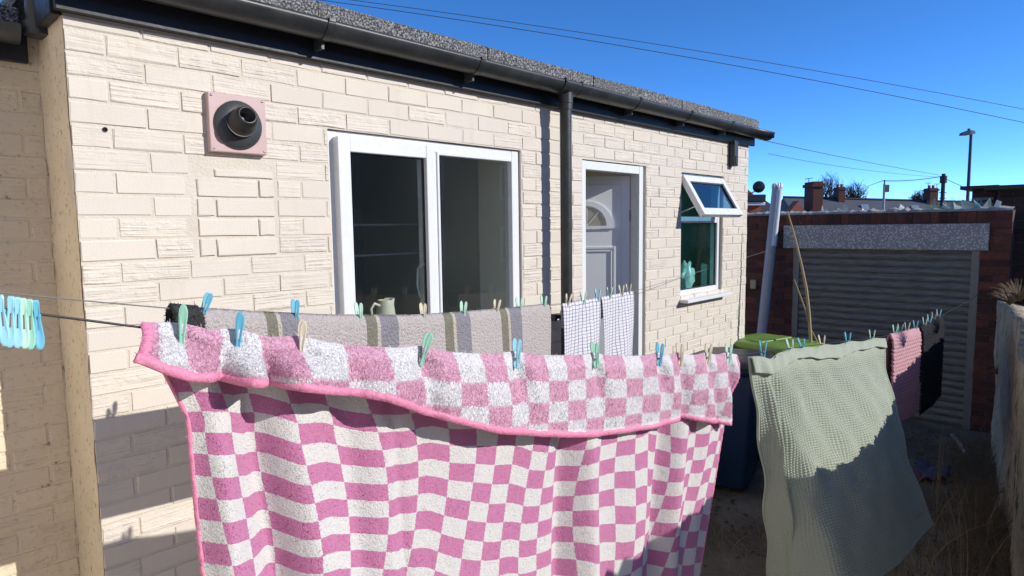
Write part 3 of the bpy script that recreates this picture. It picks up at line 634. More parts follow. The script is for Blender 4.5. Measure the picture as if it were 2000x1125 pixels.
wing = empty('bounce_wing', (-2.0, 0, 0)); tag(wing, 'unseen cream wing added at the left to bounce warm light, holding the line hook', 'building')  # out of view, added so its sunlit cream side bounces warm light
mb = MB(); mb.box(-4.0, 0, -6.5, 3.3, -.05, 5.2); mb.build('wall', simple('bounce_wing_paint', (.80, .73, .62), .7, .05, 2), wing)
mb = MB(); mb.prism([(-4.3, 5.202), (.3, 5.202), (-2.0, 6.6)], -6.8, 3.5); mb.build('roof', M['felt'], wing)
mb = MB(); mb.tube([(.0, post[1], 2.2), (.05, post[1], 2.2), (.06, post[1], 2.22), (.05, post[1], 2.235)], .006, 8); mb.build('line_hook', M['steel'], wing)
mb = MB(); mb.box(.002, .03, -4.2, -3.0, 3.0, 4.2, 0, .01); w_ = mb.build('window', M['upvc'], wing); mb = MB(); mb.box(.031, .036, -4.1, -3.1, 3.1, 4.1); mb.build('pane', M['gasket'], w_)
# ------------------------------------------------------------------ cloth
def cloth_mesh(P, ns, nt_, name, uv):
    s, t = np.meshgrid(np.linspace(0, 1, ns), np.linspace(0, 1, nt_), indexing='ij'); V = P(s, t).reshape(-1, 3); UVv = uv(s, t).reshape(-1, 2)
    I = np.arange(ns*nt_).reshape(ns, nt_); F = np.stack([I[:-1, :-1], I[1:, :-1], I[1:, 1:], I[:-1, 1:]], -1).reshape(-1, 4)
    me = bpy.data.meshes.new(name); me.from_pydata(V.tolist(), [], F.tolist()); lay_ = me.uv_layers.new(name='UVMap')
    lay_.data.foreach_set('uv', UVv[F.reshape(-1)].astype(np.float32).reshape(-1)); me.polygons.foreach_set('use_smooth', [True]*len(F)); me.update(); return me
def solidify(o, th, off=0.0):
    md = o.modifiers.new('thickness', 'SOLIDIFY'); md.thickness = th; md.offset = off; return o
def pile_mesh(P, uv, N, length, width, name, droop=.5, both=True, seed=1, srange=(0, 1), trange=(0, 1), lift=.6):
    r = np.random.default_rng(seed); s = r.uniform(*srange, N); t = r.uniform(*trange, N); e = 1e-3
    p = P(s, t); ds = (P(np.clip(s+e, 0, 1), t)-P(np.clip(s-e, 0, 1), t)); dt = (P(s, np.clip(t+e, 0, 1))-P(s, np.clip(t-e, 0, 1)))
    n = np.cross(ds, dt); n /= np.linalg.norm(n, axis=1, keepdims=True)+1e-12
    n *= np.sign(((CAM-p)*n).sum(1, keepdims=True))
    if both: n *= np.where(r.uniform(size=(N, 1)) < .15, -1, 1)
    g = r.normal(0, .6, (N, 3))+np.array([0, 0, -droop]); d = g-n*(g*n).sum(1, keepdims=True); d /= np.linalg.norm(d, axis=1, keepdims=True)+1e-9
    side = np.cross(d, n); side = side+n*r.normal(0, .25, (N, 1)); side /= np.linalg.norm(side, axis=1, keepdims=True)+1e-9; d = d+n*r.uniform(.06, lift, (N, 1)); d /= np.linalg.norm(d, axis=1, keepdims=True)
    L = length*r.uniform(.5, 1.25, (N, 1)); p0 = p+n*.002
    A = p0-side*width/2; B = p0+side*width/2; C = p0+d*L+side*width*.3; D_ = p0+d*L*1.0-side*width*.3
    V = np.stack([A, B, C, D_], 1).reshape(-1, 3); F = np.arange(4*N).reshape(N, 4)
    me = bpy.data.meshes.new(name); me.vertices.add(4*N); me.vertices.foreach_set('co', V.astype(np.float32).reshape(-1)); me.loops.add(4*N); me.loops.foreach_set('vertex_index', F.reshape(-1).astype(np.int32))
    me.polygons.add(N); me.polygons.foreach_set('loop_start', np.arange(0, 4*N, 4, dtype=np.int32)); me.update(calc_edges=True)
    q = uv(s, t); lay_ = me.uv_layers.new(name='UVMap'); lay_.data.foreach_set('uv', np.repeat(q, 4, axis=0).astype(np.float32).reshape(-1)); 
    nv = n+r.normal(0, .28, (N, 3)); nv /= np.linalg.norm(nv, axis=1, keepdims=True)
    me.polygons.foreach_set('use_smooth', np.ones(N, dtype=bool)); me.normals_split_custom_set_from_vertices(np.repeat(nv, 4, axis=0).astype(np.float32)); me.update(); return me
def ridge(x, c, w_): return np.exp(-((x-c)/w_)**2)

eF = (FB-FA)*np.array([1, 1, 0]); eF /= np.linalg.norm(eF); nF = np.array([eF[1], -eF[0], 0])      # nF points to the camera side
if nF[1] > 0: nF = -nF
def plane_pt(x, z, off):                                   # a point of the front line's vertical plane, pushed out by off
    k = (x-FA[0])/eF[0]; return FA[None, :]*np.array([1, 1, 0])+np.stack([eF[0]*k+nF[0]*off, eF[1]*k+nF[1]*off, z], -1)
us = np.linspace(230, 1500, 200); LX = np.array([fl_(u) for u in us]); lineZ = lambda x: np.interp(x, LX[:, 0], LX[:, 2])
hem_px = [(250, 697), (300, 718), (350, 733), (400, 735), (440, 741), (485, 742), (560, 750), (640, 760), (720, 771), (760, 785), (800, 800), (860, 816), (940, 835), (1040, 846), (1150, 848), (1240, 835), (1330, 815), (1405, 826), (1440, 826)]
HP = np.array([onV(u, v, FA, FB) for u, v in hem_px]); hemZ = lambda x: np.interp(x, HP[:, 0], HP[:, 2])
TF = .30
PEGX = [float(fl_(u)[0]) for u in (352, 461, 584, 822, 1005, 1160, 1284, 1325, 1379, 1420)]
def blanket(s, t):
    s = np.asarray(s, float); t = np.asarray(t, float); sh = s.shape; s = s.ravel(); t = t.ravel()
    xt = -.185+s*(2.062+.185); zt_ = lineZ(xt)+.006; a = np.clip(1-t/TF, 0, 1); b = np.clip((t-TF)/(1-TF), 0, 1)
    near = np.zeros_like(xt)
    for xp in PEGX: near = np.maximum(near, np.exp(-((xt-xp)/.05)**2))
    zt_ = zt_-.010*(1-near)
    # front flap: a = 1 at the hem
    xf = xt+a*(-.03-.10*s**6); zh = hemZ(xf); zf = zt_+(zh-zt_)*a
    stand = .014+np.sin(np.clip(a, 0, 1)*1.57)**.8*np.interp(s, [0, .15, .35, .55, .8, 1], [.05, .055, .042, .026, .02, .024])
    f = (-.046*ridge(xf, -.055-.01*a, .020)-.044*ridge(xf, .022, .018)+.018*ridge(xf, -.015, .03)+.018*ridge(xf, .075, .035)+.016*ridge(xf, .12, .06)-.016*ridge(xf, .20, .03)+.012*ridge(xf, .29, .05)-.016*ridge(xf, .385+.03*a, .03)
         +.010*ridge(xf, .60, .12)-.008*ridge(xf, .74, .05)-.012*ridge(xf, 1.075, .05)-.028*ridge(xf, 1.66-.05*a, .035)+.02*ridge(xf, 1.76, .05)-.022*ridge(xf, 1.84, .03)+.016*ridge(xf, 1.92, .03)-.02*ridge(xf, 1.985, .025)
         +.004*np.sin(xf*17+a*3)+.003*np.sin(xf*41+a*2))
    pin = np.zeros_like(xf)
    for i, xp in enumerate(PEGX): pin += -.012*np.exp(-((xf-xp)/.022)**2)+.007*np.exp(-((xf-xp-.035-.04*a)/.02)**2)+.007*np.exp(-((xf-xp+.035+.03*a)/.02)**2)
    stand = stand*(1-.72*near*np.clip(1.25-a*2.2, 0, 1))
    offf = stand+pin*np.clip(a*6, 0, 1)*np.clip(1.1-a, 0, 1)+f*np.clip(a*2.2, 0, 1)**.8*np.clip(.45+.75*a, 0, 1)
    # back drop: b = 1 at the bottom hem
    drop = 1.10; xl = -.185+.062*np.clip(b*6, 0, 1)+.02*b; xr = 2.062-.40*b**1.05
    sx = s; xb = xl+(xr-xl)*sx; zb = zt_-drop*b*(1-.03*np.cos(sx*6))
    amp = np.clip(b*4, 0, 1)
    fb = (.045*ridge(xb, -.075+.02*b, .032)-.052*ridge(xb, -.012+.11*b, .036)+.030*ridge(xb, .065+.13*b, .04)-.018*ridge(xb, .21+.05*b, .035)+.012*ridge(xb, .30+.04*b, .05)-.014*ridge(xb, .33+.05*b, .02)
          +.016*ridge(xb, .62, .16)+.010*np.sin(xb*6.3+1.1)+.034*ridge(xb, 1.07-.06*b, .045)-.038*ridge(xb, .975-.08*b, .040)+.02*ridge(xb, 1.32-.06*b, .10)-.042*ridge(xb, 1.60-.22*b, .042)+.03*ridge(xb, 1.70-.24*b, .05)+.02*ridge(xb, 1.9-.3*b, .06)+.004*np.sin(xb*23+b*5))
    offb = -.013+fb*amp*(.6+.7*b)+.05*b**2
    tp = np.clip(np.abs(t-TF)/.03, 0, 1)
    front = (t < TF)
    x = np.where(front, xf, xb); z = np.where(front, zf, zb); off = np.where(front, offf*tp+(1-tp)*.0, offb*tp)
    z = z+np.where(tp < 1, .0105*(1-tp**2), 0)
    return plane_pt(x, z, off).reshape(*sh, 3)
def blanket_uv(s, t):
    s = np.asarray(s, float); t = np.asarray(t, float); x = -.185+s*2.247; a = np.clip(1-t/TF, 0, 1); b = np.clip((t-TF)/(1-TF), 0, 1)
    rowb = np.interp(x, [0, .8, 2], [.041, .049, .056])
    u = s*24.2+1.3*(1-np.exp(-s*24))+.22*np.sin(s*15)+np.where(t < TF, .4, 0)+.30*np.sin(b*8+s*9)*np.clip(b*5, 0, 1)
    zt_ = lineZ(x); Lf_ = zt_-hemZ(x)
    v = np.where(t < TF, -(a*Lf_)/.062+40, b*1.10/rowb+.24*np.sin(b*9+s*17)+.6)
    return np.stack([u, v], -1)
def checks(name, A, B, front_A, front_B, fine=260, pile=False):
    m = Mat(name, .95, .1); uv = m.co('UV'); p = m.pos()
    nz_ = m.n('ShaderNodeTexNoise'); m.l(uv, nz_.inputs['Vector']); nz_.inputs['Scale'].default_value = 9; nz_.inputs['Detail'].default_value = 3
    vm = m.n('ShaderNodeVectorMath', operation='SUBTRACT'); m.l(nz_.outputs['Color'], vm.inputs[0]); vm.inputs[1].default_value = (.5, .5, .5)
    vs_ = m.n('ShaderNodeVectorMath', operation='SCALE'); m.l(vm.outputs[0], vs_.inputs[0]); vs_.inputs['Scale'].default_value = .10
    va = m.n('ShaderNodeVectorMath', operation='ADD'); m.l(uv, va.inputs[0]); m.l(vs_.outputs[0], va.inputs[1])
    vb = m.n('ShaderNodeVectorMath', operation='MULTIPLY'); m.l(va.outputs[0], vb.inputs[0]); vb.inputs[1].default_value = (1, 1, 0)
    vc = m.n('ShaderNodeVectorMath', operation='ADD'); m.l(vb.outputs[0], vc.inputs[0]); vc.inputs[1].default_value = (0, 0, .5)
    ck = m.n('ShaderNodeTexChecker'); m.l(vc.outputs[0], ck.inputs['Vector']); ck.inputs['Scale'].default_value = 1
    sep = m.n('ShaderNodeSeparateXYZ'); m.l(uv, sep.inputs[0]); isf = m.math('GREATER_THAN', sep.outputs[1], 32.0)
    c1 = m.mix(isf, A, front_A); c2 = m.mix(isf, B, front_B)
    g = m.noise(p, fine, 3, .6); c = m.mix(ck.outputs['Fac'], c1, c2)
    c = m.mix(m.ramp(g, (.35, .16), (.62, 0.0)), c, m.mix(.4, c, (.55, .3, .42), 'MULTIPLY'))
    if pile:
        c = m.mix(m.ramp(g, (.3, .12), (.6, 0.0)), m.mix(ck.outputs['Fac'], c1, c2), c); t = m.t; d_ = m.n('ShaderNodeBsdfDiffuse'); tr_ = m.n('ShaderNodeBsdfTranslucent'); mx = m.n('ShaderNodeMixShader'); mx.inputs[0].default_value = .5
        m.l(c, d_.inputs[0]); m.l(c, tr_.inputs[0]); m.l(d_.outputs[0], mx.inputs[1]); m.l(tr_.outputs[0], mx.inputs[2]); m.l(mx.outputs[0], t.nodes['Material Output'].inputs[0]); return m.m
    m.color(c); n1 = m.bump(m.noise(p, fine, 3, .65), .0038, 1.0); m.bump(m.noise(p, 60, 3), .004, .6, n1)
    m.b.inputs['Sheen Weight'].default_value = .25; m.b.inputs['Sheen Roughness'].default_value = .5
    return m.m
M['checks'] = checks('pink_check_terry', (.67, .66, .64), (.53, .19, .35), (.74, .73, .74), (.67, .38, .50))
M['checks_pile'] = checks('pink_check_pile', (.70, .69, .67), (.56, .21, .38), (.80, .79, .80), (.74, .45, .57), pile=True)
M['pinkbind'] = simple('pink_satin_binding', (.66, .22, .35), .6, .10, 30, .003, 120)
bo = link('pink_checked_blanket', cloth_mesh(blanket, 420, 230, 'blanket', blanket_uv), M['checks']); solidify(bo, .005)
tag(bo, 'large pink and white checked terry blanket folded over the front line', 'blanket', 'laundry on the lines')
pb = link('pile', pile_mesh(blanket, blanket_uv, 130000, .0045, .0017, 'pile', lift=.34, trange=(TF+.01, 1), seed=3), M['checks_pile'], bo); pb['kind'] = 'stuff'
pf = link('pile', pile_mesh(blanket, blanket_uv, 70000, .0080, .0017, 'pile', droop=.8, lift=.30, trange=(.035, TF), seed=4), M['checks_pile'], bo); pf['kind'] = 'stuff'
def binding(pts, w_, th, name, parent, nrm, inward, pucker=.0009):
    mb = MB(); vs = []; n = len(pts)
    for i, p in enumerate(pts):
        k = pucker*math.sin(i*1.3+2*math.sin(i*.17))+pucker*random.uniform(-1, 1); ww = w_*(1+.08*math.sin(i*.7)); q = p+inward[i]*ww*.45
        for (a, b) in ((-.6, .0), (-.5, .75), (0, 1.0), (.5, .75), (.6, 0), (.5, -.75), (0, -1.0), (-.5, -.75)):
            vs.append(q+inward[i]*(a*ww)+nrm[i]*(b*(th+k)))
    mb.add(vs, [(i*8+j, i*8+(j+1) % 8, (i+1)*8+(j+1) % 8, (i+1)*8+j) for i in range(n-1) for j in range(8)], 0, True)
    mb.add(vs[:8], [tuple(range(7, -1, -1))]); mb.add(vs[-8:], [tuple(range(8))]); return mb.build(name, M['pinkbind'] if True else None, parent)
def edge_bind(Pf, svals, tvals, dsv, dtv, w_, th, name, parent):
    P0 = Pf(svals, tvals); P1 = Pf(np.clip(svals+dsv, 0, 1), np.clip(tvals+dtv, 0, 1)); inw = P1-P0; inw /= np.linalg.norm(inw, axis=1, keepdims=True)+1e-12
    tan = np.gradient(P0, axis=0); nn = np.cross(tan, inw); nn /= np.linalg.norm(nn, axis=1, keepdims=True)+1e-12
    return binding(P0, w_, th, name, parent, nn, inw)
S = np.linspace(0, 1, 380); edge_bind(blanket, S, np.zeros_like(S), 0, .02, .016, .0055, 'binding', bo)
Tt = np.linspace(0, TF-.01, 60); edge_bind(blanket, np.zeros_like(Tt), Tt, .01, 0, .016, .0055, 'binding', bo); edge_bind(blanket, np.ones_like(Tt), Tt, -.01, 0, .014, .005, 'binding', bo)
Tt = np.linspace(TF+.01, 1, 160); edge_bind(blanket, np.zeros_like(Tt), Tt, .01, 0, .008, .0036, 'binding', bo); edge_bind(blanket, np.ones_like(Tt), Tt, -.01, 0, .010, .004, 'binding', bo)
edge_bind(blanket, S, np.ones_like(S), 0, -.02, .016, .0055, 'binding', bo)

# green waffle blanket, its lower edge blown out towards the camera
G_TL, G_TR = fl_(1458), fl_(1722)
GBK = [0, .12, .30, .62, 1]; GBP = np.array([dep(1503, 1165, 3.05), dep(1546, 1170, 2.84), dep(1640, 1160, 2.66), dep(1738, 1100, 3.05), dep(1812, 1022, 3.55)])
def smooth_interp(x, k, P_):
    g = np.linspace(0, 1, 401); q = np.stack([np.interp(g, k, P_[:, i]) for i in range(3)], -1); w_ = np.hanning(61); w_ /= w_.sum()
    pad = np.concatenate([2*q[:1]-q[30:0:-1], q, 2*q[-1:]-q[-2:-32:-1]]); q = np.stack([np.convolve(pad[:, i], w_, 'valid') for i in range(3)], -1); return np.stack([np.interp(x, g, q[:, i]) for i in range(3)], -1)
def green(s, t, relief=True):
    s = np.asarray(s, float); t = np.asarray(t, float); sh = s.shape; s = s.ravel(); t = t.ravel(); S1 = s[:, None]; T1 = t[:, None]
    uu = 1458+(1722-1458)*s; top = np.array([fl_(u) for u in np.linspace(1458, 1722, 60)]); k = np.linspace(0, 1, 60); s3 = s**.85
    Tp = np.stack([np.interp(s, k, top[:, i]) for i in range(3)], -1)
    Bt = smooth_interp(s, GBK, GBP)
    pz = t**1.0; ph = t**(1.0+.45*s)
    near = np.zeros_like(s)
    for u in (1490, 1545, 1568, 1606, 1656, 1703): near = np.maximum(near, np.exp(-((s-(u-1458)/264)/.05)**2))
    Tp[:, 2] -= .010*(1-near)
    P_ = Tp+(Bt-Tp)*np.stack([ph, ph, pz], -1)
    off = (.05*ridge(s, .085+.02*t, .03)-.03*ridge(s, .15+.02*t, .03)+.025*ridge(s, .65+.1*t, .16)+.015*np.sin(s*9+t*4)+(.010*np.sin(s*31+t*9)*np.sin(t*11+s*5)+.006*np.sin(s*47-t*23))*np.clip(3*(1-t), 0, 1)-.04*ridge(s, .98, .05)*ridge(t, .35, .2))*np.clip(t*5, 0, 1)*(.6+.6*t)
    P_ = P_+nF[None, :]*(.012+off)[:, None]
    P_ += np.array([.75, -.65, 0])[None, :]*(.05*ridge(t, .42, .14)*s**3)[:, None]
    # gathered knot at the left peg
    P_ += nF[None, :]*(.02*ridge(s, .13, .07)*ridge(t, .03, .05))[:, None]
    P_[:, 2] -= .03*ridge(s, .13, .05)*ridge(t, .0, .12)
    if relief:
        a = (s*136+t*182)*math.pi; b = (s*136-t*182)*math.pi
        P_ = P_+nF[None, :]*(-.0060*np.sin(a*.5)*np.sin(b*.5)*np.clip(t*12-.5, .15, 1))[:, None]
    return P_.reshape(*sh, 3)
def green_uv(s, t): return np.stack([s*1.7, t*1.0], -1)
m = Mat('sage_knit', .92, .15); p = m.pos(); uv = m.co('UV')
m.color(m.mix(m.noise(p, 220, 3, .6), (.335, .375, .295), (.465, .515, .415))); m.bump(m.noise(p, 210, 3, .6), .006, 1.0); m.b.inputs['Sheen Weight'].default_value = .2; M['sage'] = m.m
go = link('green_knitted_blanket', cloth_mesh(green, 620, 420, 'green_blanket', green_uv), M['sage']); solidify(go, .004)
tag(go, 'sage green waffle knit blanket billowing beside the bins', 'blanket', 'laundry on the lines')
def hem_fold(s, t):
    P_ = green(s, np.asarray(t)*(.058+.012*np.sin(np.asarray(s)*13)), False); near = np.zeros_like(np.asarray(s, float))
    for u in (1490, 1545, 1568, 1606, 1656, 1703): near = np.maximum(near, np.exp(-((np.asarray(s)-(u-1458)/264)/.035)**2))
    return P_+nF*((.010+.010*np.asarray(t)**2+.004*np.sin(np.asarray(s)*57+np.asarray(t)*3)+.003*np.sin(np.asarray(s)*93))*(1-.75*near*np.clip(1.2-np.asarray(t), 0, 1)))[..., None]
hf = link('hem_fold', cloth_mesh(hem_fold, 240, 12, 'hem_fold', green_uv), M['sage'], go); solidify(hf, .005)
S2 = np.linspace(0, 1, 200)
def sage_roll(pts, r, nm): mb = MB(); mb.tube(pts, r, 8); return mb.build(nm, M['sage'], go)
sage_roll([Vector(q) for q in green(np.zeros(120), np.linspace(0, 1, 120), False)], .007, 'edge_roll'); sage_roll([Vector(q) for q in green(np.ones(120), np.linspace(0, 1, 120), False)], .007, 'edge_roll'); sage_roll([Vector(q) for q in green(S2, np.ones(200), False)], .007, 'edge_roll')
def hung(name, linef, ua, ub, drop, label, mat, ns=60, nt=60, front=.012, fold=.5, skew=0.0, wob=.008, pile=0, plen=.006, relief=None, th=.007, swing=0.0, nrm=nF, uvs=(1, 1), bow=0.0, pmat=None):
    K = np.linspace(0, 1, 60); top = np.array([linef(ua+(ub-ua)*k) for k in K])
    def Pf(s, t, rel=True):
        s = np.asarray(s, float); t = np.asarray(t, float); sh = s.shape; s = s.ravel(); t = t.ravel()
        Tp = np.stack([np.interp(s, K, top[:, i]) for i in range(3)], -1)
        d = np.array([top[-1]-top[0]])*np.array([1, 1, 0]); d = d/np.linalg.norm(d); tf = fold/(1+fold); a = np.clip(1-t/tf, 0, 1); b = np.clip((t-tf)/(1-tf), 0, 1); fr_ = t < tf
        # t < tf is the far flap, t > tf the near face
        tp = np.clip(np.abs(t-tf)/.04, 0, 1)
        off = np.where(fr_, -front-.01*a, front+.008*b+swing*b**1.5)*tp+wob*(np.sin(s*9+a*2)*a*.6*fr_+np.sin(s*8+b*2.5+1)*b*(~fr_))
        z = -np.where(fr_, a*drop*fold, b*drop)+(1-tp**2)*.008+bow*0
        P_ = Tp+nrm[None, :]*off[:, None]+d*(skew*b*(~fr_))[:, None]; P_[:, 2] += z
        if relief is not None and rel: P_ += nrm[None, :]*(relief(s, b)*(~fr_)*np.clip(b*10, 0, 1))[:, None]
        return P_.reshape(*sh, 3)
    uvf = lambda s, t: np.stack([np.asarray(s)*uvs[0], np.asarray(t)*uvs[1]], -1)
    o = link(name, cloth_mesh(Pf, ns, nt, name, uvf), mat); solidify(o, th); tag(o, label, 'mat' if 'mat' in name else 'towel', 'laundry on the lines')
    if pile: pp = link('pile', pile_mesh(Pf, uvf, pile, plen, .0020, 'pile', both=False, droop=.5), pmat or mat, o); pp['kind'] = 'stuff'
    return o, Pf
eB = (BB-BA)*np.array([1, 1, 0]); eB /= np.linalg.norm(eB); nB = np.array([eB[1], -eB[0], 0]);
if nB[1] > 0: nB = -nB
# striped mat: two-tone bands read from the photo
m = Mat('striped_mat_terry', .95, .1); p = m.pos(); uv = m.co('UV'); sep = m.n('ShaderNodeSeparateXYZ'); m.l(uv, sep.inputs[0]); X = sep.outputs[0]
KS = np.linspace(388, 1070, 300); KP = np.array([bl_(u)[:2] for u in KS]); KD = np.linalg.norm(KP-KP[0], axis=1); KD /= KD[-1]
sa = lambda u: float(np.interp(u, KS, KD))
base = (.60, .55, .53); c = m.mix(0.0, base, base)
def band(c, ua, ub, colr):
    a = m.math('GREATER_THAN', X, sa(ua)); b = m.math('LESS_THAN', X, sa(ub)); return m.mix(m.math('MULTIPLY', a, b), c, colr)
for u0_ in (513, 709, 862, 972):
    k = {513: 1.05, 709: 1.0, 862: .8, 972: .64}[u0_]
    c = band(c, u0_, u0_+21*k, (.27, .26, .20)); c = band(c, u0_+21*k, u0_+28*k, (.62, .58, .50)); c = band(c, u0_+28*k, u0_+63*k, (.32, .31, .345))
g = m.noise(p, 180, 3, .65); c = m.mix(m.ramp(g, (.3, .5), (.6, 0.0)), c, m.mix(.75, c, (.35, .33, .33), 'MULTIPLY')); m.color(c); m.bump(m.noise(p, 105, 4, .65), .016, 1.0); M['stripe'] = m.m
mp = m.m.copy(); mp.name = 'striped_mat_pile'; t_ = mp.node_tree; cs = t_.nodes['Principled BSDF'].inputs['Base Color'].links[0].from_socket; d_ = t_.nodes.new('ShaderNodeBsdfDiffuse'); tr_ = t_.nodes.new('ShaderNodeBsdfTranslucent'); mx = t_.nodes.new('ShaderNodeMixShader'); mx.inputs[0].default_value = .5
t_.links.new(cs, d_.inputs[0]); t_.links.new(cs, tr_.inputs[0]); t_.links.new(d_.outputs[0], mx.inputs[1]); t_.links.new(tr_.outputs[0], mx.inputs[2]); t_.links.new(mx.outputs[0], t_.nodes['Material Output'].inputs[0])
KT = lambda s: np.interp(s, KD, KS)
def bl_arc(k): return bl_(float(KT(k)))
hung('striped_bath_mat', bl_arc, 0, 1, .33, 'pale grey bath mat with olive and slate stripes on the rear line', M['stripe'], 220, 60, front=.012, fold=.8, wob=.010, pile=50000, plen=.0055, th=.009, nrm=nB, pmat=mp)
m = Mat('charcoal_mat_terry', .95, .1); m.color(m.mix(m.noise(m.pos(), 120, 3, .6), (.018, .019, .021), (.09, .09, .095))); m.bump(m.noise(m.pos(), 130, 3, .6), .014); M['charcoal'] = m.m
hung('charcoal_bath_mat', bl_, 332, 386, .15, 'charcoal shaggy bath mat hung at the left end of rear line', M['charcoal'], 40, 60, front=.018, fold=.9, pile=14000, plen=.010, th=.012, nrm=nB)
# tea towels with a hand-drawn looking grid
m = Mat('grid_tea_towel', .85, .15); p = m.pos(); uv = m.co('UV'); sep = m.n('ShaderNodeSeparateXYZ'); m.l(uv, sep.inputs[0])
def lines(sock, cnt, wd):
    f_ = m.math('FRACT', m.math('ADD', m.math('MULTIPLY', sock, cnt), m.math('MULTIPLY', m.noise(uv, 7, 2), .7))); return m.math('LESS_THAN', f_, wd)
ln = m.math('MAXIMUM', lines(sep.outputs[0], 11.0, .15), lines(sep.outputs[1], 34.0, .15)); c = m.mix(m.math('MULTIPLY', ln, .85), (.66, .655, .70), (.10, .10, .16)); m.color(c); m.bump(m.noise(p, 300, 3), .002); M['grid'] = m.m
hung('grid_tea_towel', bl_, 1098, 1171, .50, 'white tea towel with thin dark grid, nearer to the drainpipe', M['grid'], 40, 60, front=.006, fold=.25, th=.002, wob=.022, nrm=nB, skew=-.02)
hung('grid_tea_towel', bl_, 1174, 1236, .50, 'white tea towel with thin dark grid, hung in front of the door frame', M['grid'], 40, 60, front=.006, fold=.25, th=.002, wob=.022, nrm=nB, skew=.01)
# bath mats near the shutter
def ribs(k, amp): return lambda s, b: amp*np.sin(b*k)*(.5+.5*np.sin(s*95+np.floor(b*k/6.283)*2.1))
m = Mat('pink_mat_chenille', .95, .1); m.color(m.mix(m.noise(m.pos(), 90, 3, .6), (.46, .24, .28), (.70, .43, .47))); m.bump(m.noise(m.pos(), 200, 3), .008); M['pinkmat'] = m.m
hung('pink_bath_mat', fl_, 1738, 1792, .62, 'dusty pink ribbed bath mat hung beside the green blanket', M['pinkmat'], 150, 150, front=.02, fold=.7, relief=ribs(150, .008), th=.012, wob=.006)
m = Mat('black_mat_chenille', .95, .1); m.color(m.mix(m.noise(m.pos(), 90, 3, .6), (.010, .011, .014), (.045, .047, .055))); m.bump(m.noise(m.pos(), 160, 3), .010); M['blackmat'] = m.m
hung('black_bath_mat', fl_, 1797, 1838, .66, 'black ribbed bath mat hung last before the shutter', M['blackmat'], 130, 130, front=.02, fold=.7, relief=ribs(150, .008), th=.012, wob=.006)

# ------------------------------------------------------------------ clothes pegs
def peg_half_mesh():
    L = .080; prof = [(.0, .0035), (.004, .0048), (.012, .0046), (.020, .0038), (.030, .0046), (.045, .0060), (.060, .0070), (.070, .0066), (.076, .0046), (.0795, .0018)]
    out = [(-w_, z) for z, w_ in prof]+[(w_, z) for z, w_ in reversed(prof)]; n = len(out)
    inn = []
    for x, z in out: inn.append((max(-.0012, min(.0012, x*.22)), min(max(z, .027), .048)+(.0006 if z > .048 else (-.0006 if z < .027 else 0))))
    mb = MB(); th = lambda z: .0020 if z > .02 else .0026
    vs = [(x, -th(z), z) for x, z in out]+[(x, th(z), z) for x, z in out]+[(x*.7, -th(z)-.0008, .04+(z-.04)*.93) for x, z in out]+[(x, -.0014, z) for x, z in inn]+[(x, .0019, z) for x, z in inn]
    fs = []
    for k in range(n):
        j = (k+1) % n; fs += [(k, n+k, n+j, j), (k, j, 2*n+j, 2*n+k), (2*n+k, 2*n+j, 3*n+j, 3*n+k), (3*n+k, 3*n+j, 4*n+j, 4*n+k), (n+k, 4*n+k, 4*n+j, n+j)]
    mb.add(vs, fs); return mb.mesh('prong')
PEGM = {}
def peg_meshes(c):
    if c not in PEGM:
        a = peg_half_mesh(); a.materials.append(M['peg_'+c]); sp = MB(); sp.tube([(-.0062, 0, 0), (.0062, 0, 0)], .0032, 8); sp.tube([(-.005, -.005, -.003), (-.005, .005, -.003)], .0009, 5); sp.tube([(.005, -.005, -.003), (.005, .005, -.003)], .0009, 5); s_ = sp.mesh('spring'); s_.materials.append(M['peg_'+c]); PEGM[c] = (a, s_)
    return PEGM[c]
def peg(P, direction, c, label, tilt=0.0, flip=False, spread=7, twist=0.0, up=.055, scale=1.0, grp='clothes pegs', gap=.0055, low=.0):
    tilt = tilt+random.uniform(-.05, .05); twist = twist+random.uniform(-.12, .12); P = np.asarray(P)-np.array([0, 0, low]); a, s_ = peg_meshes(c); r = empty('clothes_peg', (0, 0, 0)); yaw = math.atan2(direction[1], direction[0])+twist
    r.matrix_world = Matrix.Translation(Vector(P)) @ Matrix.Rotation(yaw, 4, 'Z') @ Matrix.Rotation(tilt, 4, 'Y') @ (Matrix.Rotation(math.pi, 4, 'X') if flip else Matrix.Identity(4)) @ Matrix.Scale(scale, 4)
    tag(r, label, 'clothes peg', grp); z0 = -.022
    for sg_ in (-1, 1):
        o = bpy.data.objects.new('prong', a); col.objects.link(o); o.parent = r
        o.matrix_local = Matrix.Translation((0, sg_*gap, z0+.026)) @ Matrix.Rotation(-sg_*R(spread), 4, 'X') @ (Matrix.Rotation(math.pi, 4, 'Z') if sg_ > 0 else Matrix.Identity(4)) @ Matrix.Translation((0, 0, -.026))
    o = bpy.data.objects.new('spring', s_); col.objects.link(o); o.parent = r; o.location = (0, 0, z0+.026)
